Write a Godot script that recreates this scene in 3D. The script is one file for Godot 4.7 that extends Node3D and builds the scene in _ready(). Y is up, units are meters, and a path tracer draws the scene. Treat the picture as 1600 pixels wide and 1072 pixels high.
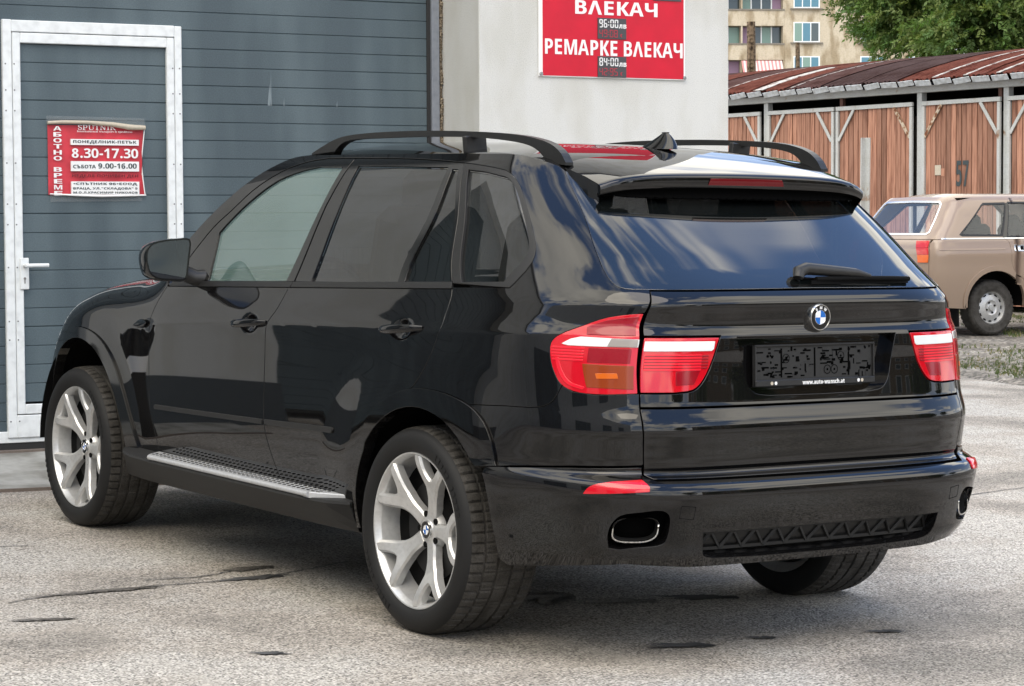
extends Node3D

const GRAV := Vector3(-0.01112793, 0.99970625, -0.0215308)   # plumb line seen in the sloping yard's own axes
var yard: Transform3D                                        # the yard slopes up towards the garage
var taken := {}
var M := {}
var rng := RandomNumberGenerator.new()

# ---------------------------------------------------------------- mesh buffer
class MB:
	var v := PackedVector3Array()
	var n := PackedVector3Array()
	var t := PackedVector2Array()
	var c := PackedColorArray()
	var ix := PackedInt32Array()
	var tint := Color.WHITE
	func vert(p: Vector3, nn: Vector3, uv := Vector2.ZERO) -> int:
		v.append(p); n.append(nn); t.append(uv); c.append(tint)
		return v.size() - 1
	func tri(a: int, b: int, d: int) -> void:
		var g := (v[d] - v[a]).cross(v[b] - v[a])
		if g.dot(n[a] + n[b] + n[d]) >= 0.0:
			ix.append(a); ix.append(b); ix.append(d)
		else:
			ix.append(a); ix.append(d); ix.append(b)
	func quad(a: int, b: int, d: int, e: int) -> void:
		tri(a, b, d); tri(a, d, e)
	func face(pts: Array, nn := Vector3.ZERO) -> void:
		var g: Vector3 = nn
		if g == Vector3.ZERO:
			g = ((pts[1] - pts[0]) as Vector3).cross(pts[2] - pts[0]).normalized()
		var first := v.size()
		for p in pts:
			vert(p, g)
		for k in range(1, pts.size() - 1):
			tri(first, first + k, first + k + 1)
	func box(at: Vector3, size: Vector3, b := Basis.IDENTITY, ch := 0.0) -> void:
		var h := size * 0.5
		if ch <= 0.0:
			for ax in 3:
				for s in [-1.0, 1.0]:
					var nn := Vector3.ZERO
					nn[ax] = s
					var u := Vector3.ZERO
					var w := Vector3.ZERO
					u[(ax + 1) % 3] = h[(ax + 1) % 3]
					w[(ax + 2) % 3] = h[(ax + 2) % 3]
					var o: Vector3 = nn * h[ax]
					face([at + b * (o + u + w), at + b * (o - u + w), at + b * (o - u - w), at + b * (o + u - w)], b * nn)
			return
		ch = minf(ch, minf(h.x, minf(h.y, h.z)) * 0.95)
		for ax in 3:
			for s in [-1.0, 1.0]:
				var nn := Vector3.ZERO
				nn[ax] = s
				var u := Vector3.ZERO
				var w := Vector3.ZERO
				u[(ax + 1) % 3] = h[(ax + 1) % 3] - ch
				w[(ax + 2) % 3] = h[(ax + 2) % 3] - ch
				var o: Vector3 = nn * h[ax]
				face([at + b * (o + u + w), at + b * (o - u + w), at + b * (o - u - w), at + b * (o + u - w)], b * nn)
		for ax in 3:
			var a1 := (ax + 1) % 3
			var a2 := (ax + 2) % 3
			for s in [-1.0, 1.0]:
				for r in [-1.0, 1.0]:
					var q := []
					for e in [[1.0, 0], [1.0, 1], [-1.0, 1], [-1.0, 0]]:
						var p := Vector3.ZERO
						p[ax] = e[0] * (h[ax] - ch)
						p[a1] = s * (h[a1] - (ch if e[1] == 1 else 0.0))
						p[a2] = r * (h[a2] - (0.0 if e[1] == 1 else ch))
						q.append(at + b * p)
					var nn := Vector3.ZERO
					nn[a1] = s
					nn[a2] = r
					face(q, b * nn.normalized())
		for sx in [-1.0, 1.0]:
			for sy in [-1.0, 1.0]:
				for sz in [-1.0, 1.0]:
					var s3 := Vector3(sx, sy, sz)
					face([at + b * (s3 * Vector3(h.x, h.y - ch, h.z - ch)), at + b * (s3 * Vector3(h.x - ch, h.y, h.z - ch)), at + b * (s3 * Vector3(h.x - ch, h.y - ch, h.z))], b * s3.normalized())
	# a bar of rectangular section from a to b
	func bar(a: Vector3, b: Vector3, w: float, h: float, up := Vector3.UP, ch := 0.0) -> void:
		var z := (b - a).normalized()
		var x := up.cross(z).normalized()
		var y := z.cross(x)
		box((a + b) * 0.5, Vector3(w, h, (b - a).length()), Basis(x, y, z), ch)
	func tube(path: Array, rad, sides := 8, caps := true, squash := Vector2.ONE, up := Vector3.UP) -> void:
		var first := v.size()
		var m := path.size()
		for k in m:
			var d: Vector3 = (path[mini(k + 1, m - 1)] - path[maxi(k - 1, 0)]).normalized()
			var x := up.cross(d)
			if x.length() < 0.01:
				x = Vector3.RIGHT.cross(d)
			x = x.normalized()
			var y := d.cross(x)
			var r: float = rad[k] if rad is Array else rad
			for j in sides:
				var a := TAU * j / sides
				var e := x * cos(a) * squash.x + y * sin(a) * squash.y
				var nn := (x * cos(a) / squash.x + y * sin(a) / squash.y).normalized()
				vert(path[k] + e * r, nn)
		for k in m - 1:
			for j in sides:
				var a := first + k * sides + j
				var b := first + k * sides + (j + 1) % sides
				quad(a, b, b + sides, a + sides)
		if caps:
			for e in [0, m - 1]:
				var d: Vector3 = (path[0] - path[1]).normalized() if e == 0 else (path[m - 1] - path[m - 2]).normalized()
				var q := []
				for j in sides:
					q.append(v[first + e * sides + j])
				face(q, d)
	# profile of (radius, offset along the axis); the axis is x, centre at
	func lathe(prof: Array, segs: int, at := Vector3.ZERO, a0 := 0.0, a1 := TAU, sharp := false) -> void:
		var m := prof.size()
		for k in m - 1:
			var p: Vector2 = prof[k]
			var q: Vector2 = prof[k + 1]
			var e := (q - p).normalized()
			var na := Vector2(e.y, -e.x)
			var n0 := na
			var n1 := na
			if not sharp:
				if k > 0:
					var e0: Vector2 = (p - prof[k - 1]).normalized()
					if e0.dot(e) > 0.75:
						n0 = (na + Vector2(e0.y, -e0.x)).normalized()
				if k < m - 2:
					var e1: Vector2 = (prof[k + 2] - q).normalized()
					if e1.dot(e) > 0.75:
						n1 = (na + Vector2(e1.y, -e1.x)).normalized()
			var first := v.size()
			for j in segs + 1:
				var a := a0 + (a1 - a0) * j / segs
				var d := Vector3(0, sin(a), cos(a))
				vert(at + d * p.x + Vector3(p.y, 0, 0), d * n0.x + Vector3(n0.y, 0, 0))
				vert(at + d * q.x + Vector3(q.y, 0, 0), d * n1.x + Vector3(n1.y, 0, 0))
			for j in segs:
				var o := first + j * 2
				quad(o, o + 1, o + 3, o + 2)
	# flat outline in (x, y), pushed from z0 to z1, with a chamfer on the z1 side
	func slab(poly: PackedVector2Array, z0: float, z1: float, ch := 0.0, xf := Transform3D.IDENTITY) -> void:
		var top := poly
		if ch > 0.0:
			var sh := Geometry2D.offset_polygon(poly, -ch)
			if sh.size() == 1 and sh[0].size() >= 3:
				top = sh[0]
			else:
				ch = 0.0
		var s := signf(z1 - z0)
		for lay in [[top, z1, s], [poly, z0, -s]]:
			var tr := Geometry2D.triangulate_polygon(lay[0])
			var first := v.size()
			for p in lay[0]:
				vert(xf * Vector3(p.x, p.y, lay[1]), xf.basis * Vector3(0, 0, lay[2]))
			for k in range(0, tr.size(), 3):
				tri(first + tr[k], first + tr[k + 1], first + tr[k + 2])
		var ccw := not Geometry2D.is_polygon_clockwise(poly)
		var m := poly.size()
		for k in m:
			var a: Vector2 = poly[k]
			var b: Vector2 = poly[(k + 1) % m]
			var e := (b - a).normalized()
			var o := Vector2(e.y, -e.x) * (1.0 if ccw else -1.0)
			var zc := z1 - s * ch
			face([xf * Vector3(a.x, a.y, z0), xf * Vector3(b.x, b.y, z0), xf * Vector3(b.x, b.y, zc), xf * Vector3(a.x, a.y, zc)], xf.basis * Vector3(o.x, o.y, 0))
			if ch > 0.0 and top.size() == m:
				# the shrunk outline may start elsewhere: take the nearest corners
				var ta := near(top, a)
				var tb := near(top, b)
				face([xf * Vector3(a.x, a.y, zc), xf * Vector3(b.x, b.y, zc), xf * Vector3(tb.x, tb.y, z1), xf * Vector3(ta.x, ta.y, z1)], xf.basis * Vector3(o.x, o.y, s).normalized())
	func near(poly: PackedVector2Array, p: Vector2) -> Vector2:
		var best := poly[0]
		for q in poly:
			if q.distance_squared_to(p) < best.distance_squared_to(p):
				best = q
		return best
	func mesh() -> ArrayMesh:
		var a := []
		a.resize(Mesh.ARRAY_MAX)
		a[Mesh.ARRAY_VERTEX] = v
		a[Mesh.ARRAY_NORMAL] = n
		a[Mesh.ARRAY_TEX_UV] = t
		a[Mesh.ARRAY_COLOR] = c
		a[Mesh.ARRAY_INDEX] = ix
		var m := ArrayMesh.new()
		m.add_surface_from_arrays(Mesh.PRIMITIVE_TRIANGLES, a)
		return m

# ---------------------------------------------------------------- a car's skin: q runs round the plan from the middle of the tail (left positive), y is the height
class Chart:
	var lw := PackedFloat32Array()
	var lr := PackedFloat32Array()
	var ln := PackedFloat32Array()
	var lf := PackedFloat32Array()
	var lt := PackedFloat32Array()
	var phi := PackedFloat32Array()
	var uc := 0.6
	var smin := 0.0
	var y0 := 0.2
	var flares := []
	var bowls := []
	var roll := 0.0
	var roll_u := 2.0
	var ledge := 0.0
	var crease := []
	func setup(wt, rt, nt, ft, tt, ua: float, nref: float, aref: float, wref: float) -> void:
		uc = ua
		for k in 641:
			var y := y0 + k * 0.0025
			lw.append(hermite(wt, y)); lr.append(hermite(rt, y)); ln.append(hermite(nt, y))
		for k in 401:
			var u := uc + k * 0.01
			lf.append(hermite(ft, u)); lt.append(hermite(tt, u))
		var ps := [0.0]
		var pp := [0.0]
		var last := Vector2(0, uc - aref)
		var sum := 0.0
		for k in range(1, 4001):
			var p := PI / 2 * (0.5 - 0.5 * cos(PI * k / 4000.0))
			var now := Vector2(wref * pow(sin(p), 2.0 / nref), uc - aref * pow(maxf(cos(p), 0.0), 2.0 / nref))
			sum += now.distance_to(last)
			last = now
			ps.append(sum); pp.append(p)
		smin = uc - sum
		var j := 0
		for k in 2001:
			var d := sum * k / 2000.0
			while j < 3999 and ps[j + 1] < d:
				j += 1
			phi.append(lerpf(pp[j], pp[j + 1], clampf((d - ps[j]) / maxf(ps[j + 1] - ps[j], 1e-9), 0, 1)))
	static func hermite(T: Array, x: float) -> float:
		var m := T.size()
		if x <= T[0][0]:
			return T[0][1]
		if x >= T[m - 1][0]:
			return T[m - 1][1]
		var i := 0
		while T[i + 1][0] < x:
			i += 1
		var h: float = T[i + 1][0] - T[i][0]
		var t: float = (x - T[i][0]) / h
		var g := []
		for k in [i, i + 1]:
			if k == 0:
				g.append((T[1][1] - T[0][1]) / (T[1][0] - T[0][0]))
			elif k == m - 1:
				g.append((T[k][1] - T[k - 1][1]) / (T[k][0] - T[k - 1][0]))
			else:
				var h0: float = T[k][0] - T[k - 1][0]
				var h1: float = T[k + 1][0] - T[k][0]
				g.append(((T[k][1] - T[k - 1][1]) / h0 * h1 + (T[k + 1][1] - T[k][1]) / h1 * h0) / (h0 + h1))
		return (2 * t * t * t - 3 * t * t + 1) * T[i][1] + (t * t * t - 2 * t * t + t) * h * g[0] + (-2 * t * t * t + 3 * t * t) * T[i + 1][1] + (t * t * t - t * t) * h * g[1]
	static func lut(a: PackedFloat32Array, x: float) -> float:
		x = clampf(x, 0.0, a.size() - 1.001)
		var i := int(x)
		return lerpf(a[i], a[i + 1], x - i)
	func q(s: float) -> float:
		return s - smin
	func at(qq: float, y: float) -> Vector3:
		var s := smin + absf(qq)
		var k := (y - y0) / 0.0025
		var w := lut(lw, k)
		var u := s
		var x := w
		if s < uc:
			var r := lut(lr, k)
			var n := lut(ln, k)
			var p := lut(phi, (s - smin) / (uc - smin) * 2000.0)
			x = w * pow(sin(p), 2.0 / n)
			u = uc - (r + uc) * pow(maxf(cos(p), 0.0), 2.0 / n)
		else:
			x = w * lut(lf, (s - uc) / 0.01)
		var side := clampf((x - 0.6) / 0.2, 0, 1)
		for f in flares:
			var d := Vector2(u - f.x, y - f.y).length()
			var t := clampf((0.72 - d) / 0.26, 0, 1)
			x += f.z * t * t * (3 - 2 * t) * side
		for b in bowls:
			var d := Vector2((u - b[0]) / b[2], (y - b[1]) / b[3]).length()
			if d < 1.0:
				x -= b[4] * (1 - d * d) * (1 - d * d)
		if crease.size():
			var d := y - hermite(crease, s)
			var e := sqrt(d * d + 0.000012)
			x += 0.0085 * exp(-e / (0.030 if d > 0.0 else 0.055)) * smoothstep(-0.75, -0.55, s) * smoothstep(2.22, 2.05, s)
		if ledge > 0.0 and u < -0.1:
			x += ledge * smoothstep(0.645, 0.605, y) * smoothstep(-0.1, -0.5, u) * side
		if roll > 0.0 and s > roll_u:
			var top := lut(lt, (s - uc) / 0.01)
			var t := clampf((y - top + roll) / roll, 0, 1)
			x -= roll * (1.0 - sqrt(1.0 - t * t)) * smoothstep(roll_u, roll_u + 0.35, s)
		return Vector3(-x if qq >= 0 else x, y, -u)
	func normal(qq: float, y: float) -> Vector3:
		var e := 0.004
		var du := at(qq + e, y) - at(qq - e, y)
		var dy := at(qq, y + e) - at(qq, y - e)
		return dy.cross(du).normalized()

# ---------------------------------------------------------------- naming and placing
func numbered(called: String) -> String:
	taken[called] = taken.get(called, -1) + 1
	return called if taken[called] == 0 else "%s_%03d" % [called, taken[called]]

func tag(o: Node, label: String, category := "", group := "", kind := "") -> Node:
	if label: o.set_meta("label", label)
	if category: o.set_meta("category", category)
	if group: o.set_meta("group", group)
	if kind: o.set_meta("kind", kind)
	return o

func base(called: String, xf: Transform3D, label: String, category: String, group := "") -> Node3D:
	var o := Node3D.new()
	o.name = numbered(called)
	add_child(o)
	o.transform = xf
	tag(o, label, category, group)
	return o

func put(called: String, mb, mat: Material, parent: Node = null) -> MeshInstance3D:
	var o := MeshInstance3D.new()
	o.mesh = mb.mesh() if mb is MB else mb
	o.material_override = mat
	if parent == null or parent == self:
		o.name = numbered(called)
		add_child(o)
	else:
		o.name = called
		parent.add_child(o, true)
	return o

func structure(o: Node, label := "") -> Node:
	return tag(o, label, "", "", "structure")

func words(called: String, what: String, height: float, mat: Material, parent: Node, xf: Transform3D, bold := true, width := 0.0, deep := 0.002, fontname := "Droid Sans", align := HORIZONTAL_ALIGNMENT_CENTER) -> MeshInstance3D:
	var f := SystemFont.new()
	f.font_names = PackedStringArray([fontname])
	f.font_weight = 700 if bold else 400
	var tm := TextMesh.new()
	tm.font = f
	tm.text = what
	tm.font_size = 32
	tm.pixel_size = 0.01
	tm.depth = deep
	tm.curve_step = 2.0
	tm.horizontal_alignment = align
	var bb := tm.get_aabb().size
	var o := MeshInstance3D.new()
	o.mesh = tm
	o.material_override = mat
	o.name = called
	parent.add_child(o, true)
	var sy := height / maxf(bb.y, 0.001)
	var sx := sy if width == 0.0 else width / maxf(bb.x, 0.001)
	var mid := tm.get_aabb().get_center()
	o.transform = xf * Transform3D(Basis.from_scale(Vector3(sx, sy, 1)), Vector3(-mid.x * sx if align == HORIZONTAL_ALIGNMENT_CENTER else -tm.get_aabb().position.x * sx, -mid.y * sy, 0))
	return o

# smooth curve through points
func cr(p: Array, sub := 4, closed := false) -> PackedVector2Array:
	var o := PackedVector2Array()
	var m := p.size()
	for k in (m if closed else m - 1):
		var b: Vector2 = p[k]
		var c: Vector2 = p[(k + 1) % m]
		var a: Vector2 = p[(k - 1 + m) % m] if closed or k > 0 else b * 2 - c
		var d: Vector2 = p[(k + 2) % m] if closed or k < m - 2 else c * 2 - b
		for j in sub:
			var t := float(j) / sub
			var ta := pow(maxf(b.distance_to(a), 1e-5), 0.5)
			var tb := pow(maxf(c.distance_to(b), 1e-5), 0.5)
			var tc := pow(maxf(d.distance_to(c), 1e-5), 0.5)
			var m1 := (b - a) / ta - (c - a) / (ta + tb) + (c - b) / tb
			var m2 := (c - b) / tb - (d - b) / (tb + tc) + (d - c) / tc
			m1 *= tb; m2 *= tb
			o.append((2 * t * t * t - 3 * t * t + 1) * b + (t * t * t - 2 * t * t + t) * m1 + (-2 * t * t * t + 3 * t * t) * c + (t * t * t - t * t) * m2)
	if not closed:
		o.append(p[m - 1])
	return o

func v2(a: Array) -> Array:
	var o := []
	for k in range(0, a.size(), 2):
		o.append(Vector2(a[k], a[k + 1]))
	return o

func smooth(a: Array, sub := 4) -> PackedVector2Array:
	return cr(v2(a), sub)

func joined(parts: Array) -> PackedVector2Array:
	var o := PackedVector2Array()
	for p in parts:
		for q in (p if p is PackedVector2Array else v2(p)):
			if o.is_empty() or o[o.size() - 1].distance_to(q) > 0.0005:
				o.append(q)
	if o[0].distance_to(o[o.size() - 1]) < 0.0005:
		o.remove_at(o.size() - 1)
	return o

func back(p) -> PackedVector2Array:
	var o := PackedVector2Array(p if p is PackedVector2Array else v2(p))
	o.reverse()
	return o

# (s, y) on the left side -> chart coordinates of the given side
func onto(ch: Chart, p: PackedVector2Array, side: float) -> PackedVector2Array:
	var o := PackedVector2Array()
	for a in p:
		o.append(Vector2(side * (a.x - ch.smin), a.y))
	return o

# the left half, from middle to middle, and its mirror image
func whole(ch: Chart, p: PackedVector2Array) -> PackedVector2Array:
	var o := onto(ch, p, 1.0)
	for k in range(p.size() - 1, -1, -1):
		var a := Vector2(-(p[k].x - ch.smin), p[k].y)
		if absf(a.x) > 0.001:
			o.append(a)
	return o

func even(loop: PackedVector2Array, step: float) -> PackedVector2Array:
	var o := PackedVector2Array()
	for k in loop.size():
		var a := loop[k]
		var b := loop[(k + 1) % loop.size()]
		var m := maxi(1, int(ceil(a.distance_to(b) / step)))
		for j in m:
			o.append(a.lerp(b, float(j) / m))
	return o

func shrunk(p: PackedVector2Array, d: float) -> PackedVector2Array:
	var ccw := p
	if Geometry2D.is_polygon_clockwise(p):
		ccw = back(p)
	if absf(d) < 1e-6:
		return ccw
	var r := Geometry2D.offset_polygon(ccw, d, Geometry2D.JOIN_MITER)
	var best := ccw
	var most := -1.0
	for x in r:
		if x.size() > 2 and not Geometry2D.is_polygon_clockwise(x):
			var ar := 0.0
			for k in x.size():
				ar += x[k].cross(x[(k + 1) % x.size()])
			if ar > most:
				most = ar
				best = x
	return best

func area(p: PackedVector2Array) -> float:
	var s := 0.0
	for k in p.size():
		s += p[k].cross(p[(k + 1) % p.size()])
	return absf(s) * 0.5

func inside(p: Vector2, outer: PackedVector2Array, holes: Array) -> bool:
	if not Geometry2D.is_point_in_polygon(p, outer):
		return false
	for h in holes:
		if Geometry2D.is_point_in_polygon(p, h):
			return false
	return true

# lines lo..hi a step apart, closer inside the given bands [from, to, step]
func lines(lo: float, hi: float, step: float, bands: Array) -> PackedFloat32Array:
	var o := PackedFloat32Array()
	var x := lo - 0.37 * step
	while x < hi + step:
		o.append(x)
		var d := step
		for b in bands:
			if x >= b[0] - 1e-6 and x < b[1]:
				d = minf(d, b[2])
			elif x < b[0] and x + d > b[0]:
				d = maxf(b[0] - x, 0.001)
		x += d
	return o

# a region cut into the cells of a grid, each cell trimmed to the outline
func cells(outer: PackedVector2Array, cuts: Array, xs: PackedFloat32Array, ys: PackedFloat32Array) -> Array:
	var K := 300.0
	var big := PackedVector2Array()
	for p in outer:
		big.append(p * K)
	var bigcuts := []
	for c in cuts:
		var b := PackedVector2Array()
		for p in c:
			b.append(p * K)
		bigcuts.append(b)
	var fine := 1e9
	for k in xs.size() - 1:
		fine = minf(fine, xs[k + 1] - xs[k])
	for k in ys.size() - 1:
		fine = minf(fine, ys[k + 1] - ys[k])
	fine = maxf(fine * 0.3, 0.0008)
	var nx := xs.size() - 1
	var crossed := {}
	for l in [outer] + cuts:
		for p in even(l, fine):
			crossed[(ys.bsearch(p.y, false) - 1) * nx + xs.bsearch(p.x, false) - 1] = true
	var pts := PackedVector2Array()
	var tr := PackedInt32Array()
	var known := {}
	var add := func(p: Vector2) -> int:
		var key := Vector2i(roundi(p.x * 40000.0), roundi(p.y * 40000.0))
		if not known.has(key):
			known[key] = pts.size()
			pts.append(p)
		return known[key]
	for j in ys.size() - 1:
		for i in nx:
			var a := Vector2(xs[i], ys[j])
			var c := Vector2(xs[i + 1], ys[j + 1])
			if crossed.has(j * nx + i):
				var got: Array = Geometry2D.intersect_polygons(PackedVector2Array([a * K, Vector2(c.x, a.y) * K, c * K, Vector2(a.x, c.y) * K]), big)
				for cut in bigcuts:
					var left := []
					for g in got:
						for e in Geometry2D.clip_polygons(g, cut):
							if not Geometry2D.is_polygon_clockwise(e):
								left.append(e)
					got = left
				for g in got:
					if g.size() < 3 or Geometry2D.is_polygon_clockwise(g):
						continue
					var t := Geometry2D.triangulate_polygon(g)
					for k in t:
						tr.append(add.call(g[k] / K))
			elif inside((a + c) * 0.5, outer, cuts):
				var q := [add.call(a), add.call(Vector2(c.x, a.y)), add.call(c), add.call(Vector2(a.x, c.y))]
				for k in [0, 1, 2, 0, 2, 3]:
					tr.append(q[k])
	return [pts, tr]

# a panel of the skin: outline and holes in chart coordinates; extra = {"x": bands, "y": bands} of finer grid
func skin(mb: MB, ch: Chart, outline: PackedVector2Array, holes := [], step := 0.03, off := 0.0, lip := 0.02, gap := 0.0025, hole_lip := -1.0, extra := {}) -> void:
	var outer := shrunk(outline, -gap)
	var cuts := []
	for h in holes:
		cuts.append(shrunk(h, gap))
	var lo := outer[0]
	var hi := outer[0]
	for p in outer:
		lo = lo.min(p)
		hi = hi.max(p)
	var got := cells(outer, cuts, lines(lo.x, hi.x, step, extra.get("x", [])), lines(lo.y, hi.y, step, extra.get("y", [])))
	var pts: PackedVector2Array = got[0]
	var tr: PackedInt32Array = got[1]
	var first := mb.v.size()
	for p in pts:
		var nn := ch.normal(p.x, p.y)
		mb.vert(ch.at(p.x, p.y) + nn * off, nn, p)
	for k in range(0, tr.size(), 3):
		mb.tri(first + tr[k], first + tr[k + 1], first + tr[k + 2])
	var loops := [even(outer, step * 0.55)]
	for h in cuts:
		loops.append(even(h, step * 0.55))
	var pos := PackedVector3Array()
	var nor := PackedVector3Array()
	first = mb.v.size()
	for l in loops:
		for p in l:
			var nn := ch.normal(p.x, p.y)
			pos.append(ch.at(p.x, p.y) + nn * off)
			nor.append(nn)
			if lip > 0.0:
				mb.vert(pos[pos.size() - 1], nn, p)
	if lip <= 0.0:
		return
	var from := 0
	for li in loops.size():
		var m: int = loops[li].size()
		var sgn := 1.0 if li == 0 else -1.0
		var deep := lip if li == 0 or hole_lip < 0.0 else hole_lip
		var ring := mb.v.size()
		for k in m:
			var i := from + k
			var e := (pos[from + (k + 1) % m] - pos[from + (k - 1 + m) % m]).normalized()
			var o := nor[i].cross(e).normalized() * sgn
			mb.vert(pos[i] - nor[i] * 0.0018 + o * 0.0012, (nor[i] + o).normalized())
			mb.vert(pos[i] - nor[i] * 0.0018 + o * 0.0012, o)
			mb.vert(pos[i] - nor[i] * deep + o * 0.0012, o)
		for k in m:
			var k2 := (k + 1) % m
			mb.quad(first + from + k, first + from + k2, ring + k2 * 3, ring + k * 3)
			mb.quad(ring + k * 3 + 1, ring + k2 * 3 + 1, ring + k2 * 3 + 2, ring + k * 3 + 2)
		from += m

func panel(called: String, parent: Node, ch: Chart, outline: PackedVector2Array, holes: Array, mat: Material, step := 0.03, off := 0.0, lip := 0.02, gap := 0.0025, hole_lip := -1.0, extra := {}) -> MeshInstance3D:
	var mb := MB.new()
	skin(mb, ch, outline, holes, step, off, lip, gap, hole_lip, extra)
	return put(called, mb, mat, parent)

# ---------------------------------------------------------------- materials
func noise_tex(sd: int, freq: float, ramp: Array, size := 512, kind := FastNoiseLite.TYPE_SIMPLEX_SMOOTH, oct := 4, bump := 0.0) -> NoiseTexture2D:
	var n := FastNoiseLite.new()
	n.seed = sd
	n.noise_type = kind
	n.frequency = freq
	n.fractal_octaves = oct
	if kind == FastNoiseLite.TYPE_CELLULAR:
		n.cellular_return_type = FastNoiseLite.RETURN_CELL_VALUE
		n.fractal_type = FastNoiseLite.FRACTAL_NONE
	var t := NoiseTexture2D.new()
	t.width = size
	t.height = size
	t.seamless = true
	t.noise = n
	if bump > 0.0:
		t.as_normal_map = true
		t.bump_strength = bump
	elif ramp.size():
		var g := Gradient.new()
		var off := PackedFloat32Array()
		var col := PackedColorArray()
		for r in ramp:
			off.append(r[0])
			col.append(r[1])
		g.offsets = off
		g.colors = col
		t.color_ramp = g
	return t

func lin(r: float, g: float, b: float, a := 1.0) -> Color:
	var c := Color(r, g, b).linear_to_srgb()
	c.a = a
	return c

func grey(x: float) -> Color:
	return lin(x, x, x)

func plain(col: Color, rough := 0.6, metal := 0.0, spec := 0.5) -> StandardMaterial3D:
	var m := StandardMaterial3D.new()
	m.albedo_color = col
	m.roughness = rough
	m.metallic = metal
	m.metallic_specular = spec
	return m

func tri_tex(m: StandardMaterial3D, tex: Texture2D, scale: float, world := false) -> StandardMaterial3D:
	m.albedo_texture = tex
	m.uv1_triplanar = true
	m.uv1_world_triplanar = world
	m.uv1_scale = Vector3.ONE * scale
	return m

func over(m: StandardMaterial3D, tex: Texture2D, scale: Vector3, world := false) -> StandardMaterial3D:
	m.detail_enabled = true
	m.detail_albedo = tex
	m.detail_blend_mode = BaseMaterial3D.BLEND_MODE_MUL
	m.detail_uv_layer = BaseMaterial3D.DETAIL_UV_2
	m.uv2_triplanar = true
	m.uv2_world_triplanar = world
	m.uv2_scale = scale
	return m

func relief(m: StandardMaterial3D, tex: Texture2D, cm: float) -> StandardMaterial3D:
	m.heightmap_enabled = true
	m.heightmap_texture = tex
	m.heightmap_scale = cm
	return m

func glass(tint: Color, alpha: float, spec := 0.7) -> StandardMaterial3D:
	var m := plain(tint, 0.015, 0.0, spec)
	m.transparency = BaseMaterial3D.TRANSPARENCY_ALPHA
	m.albedo_color.a = alpha
	return m

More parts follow.
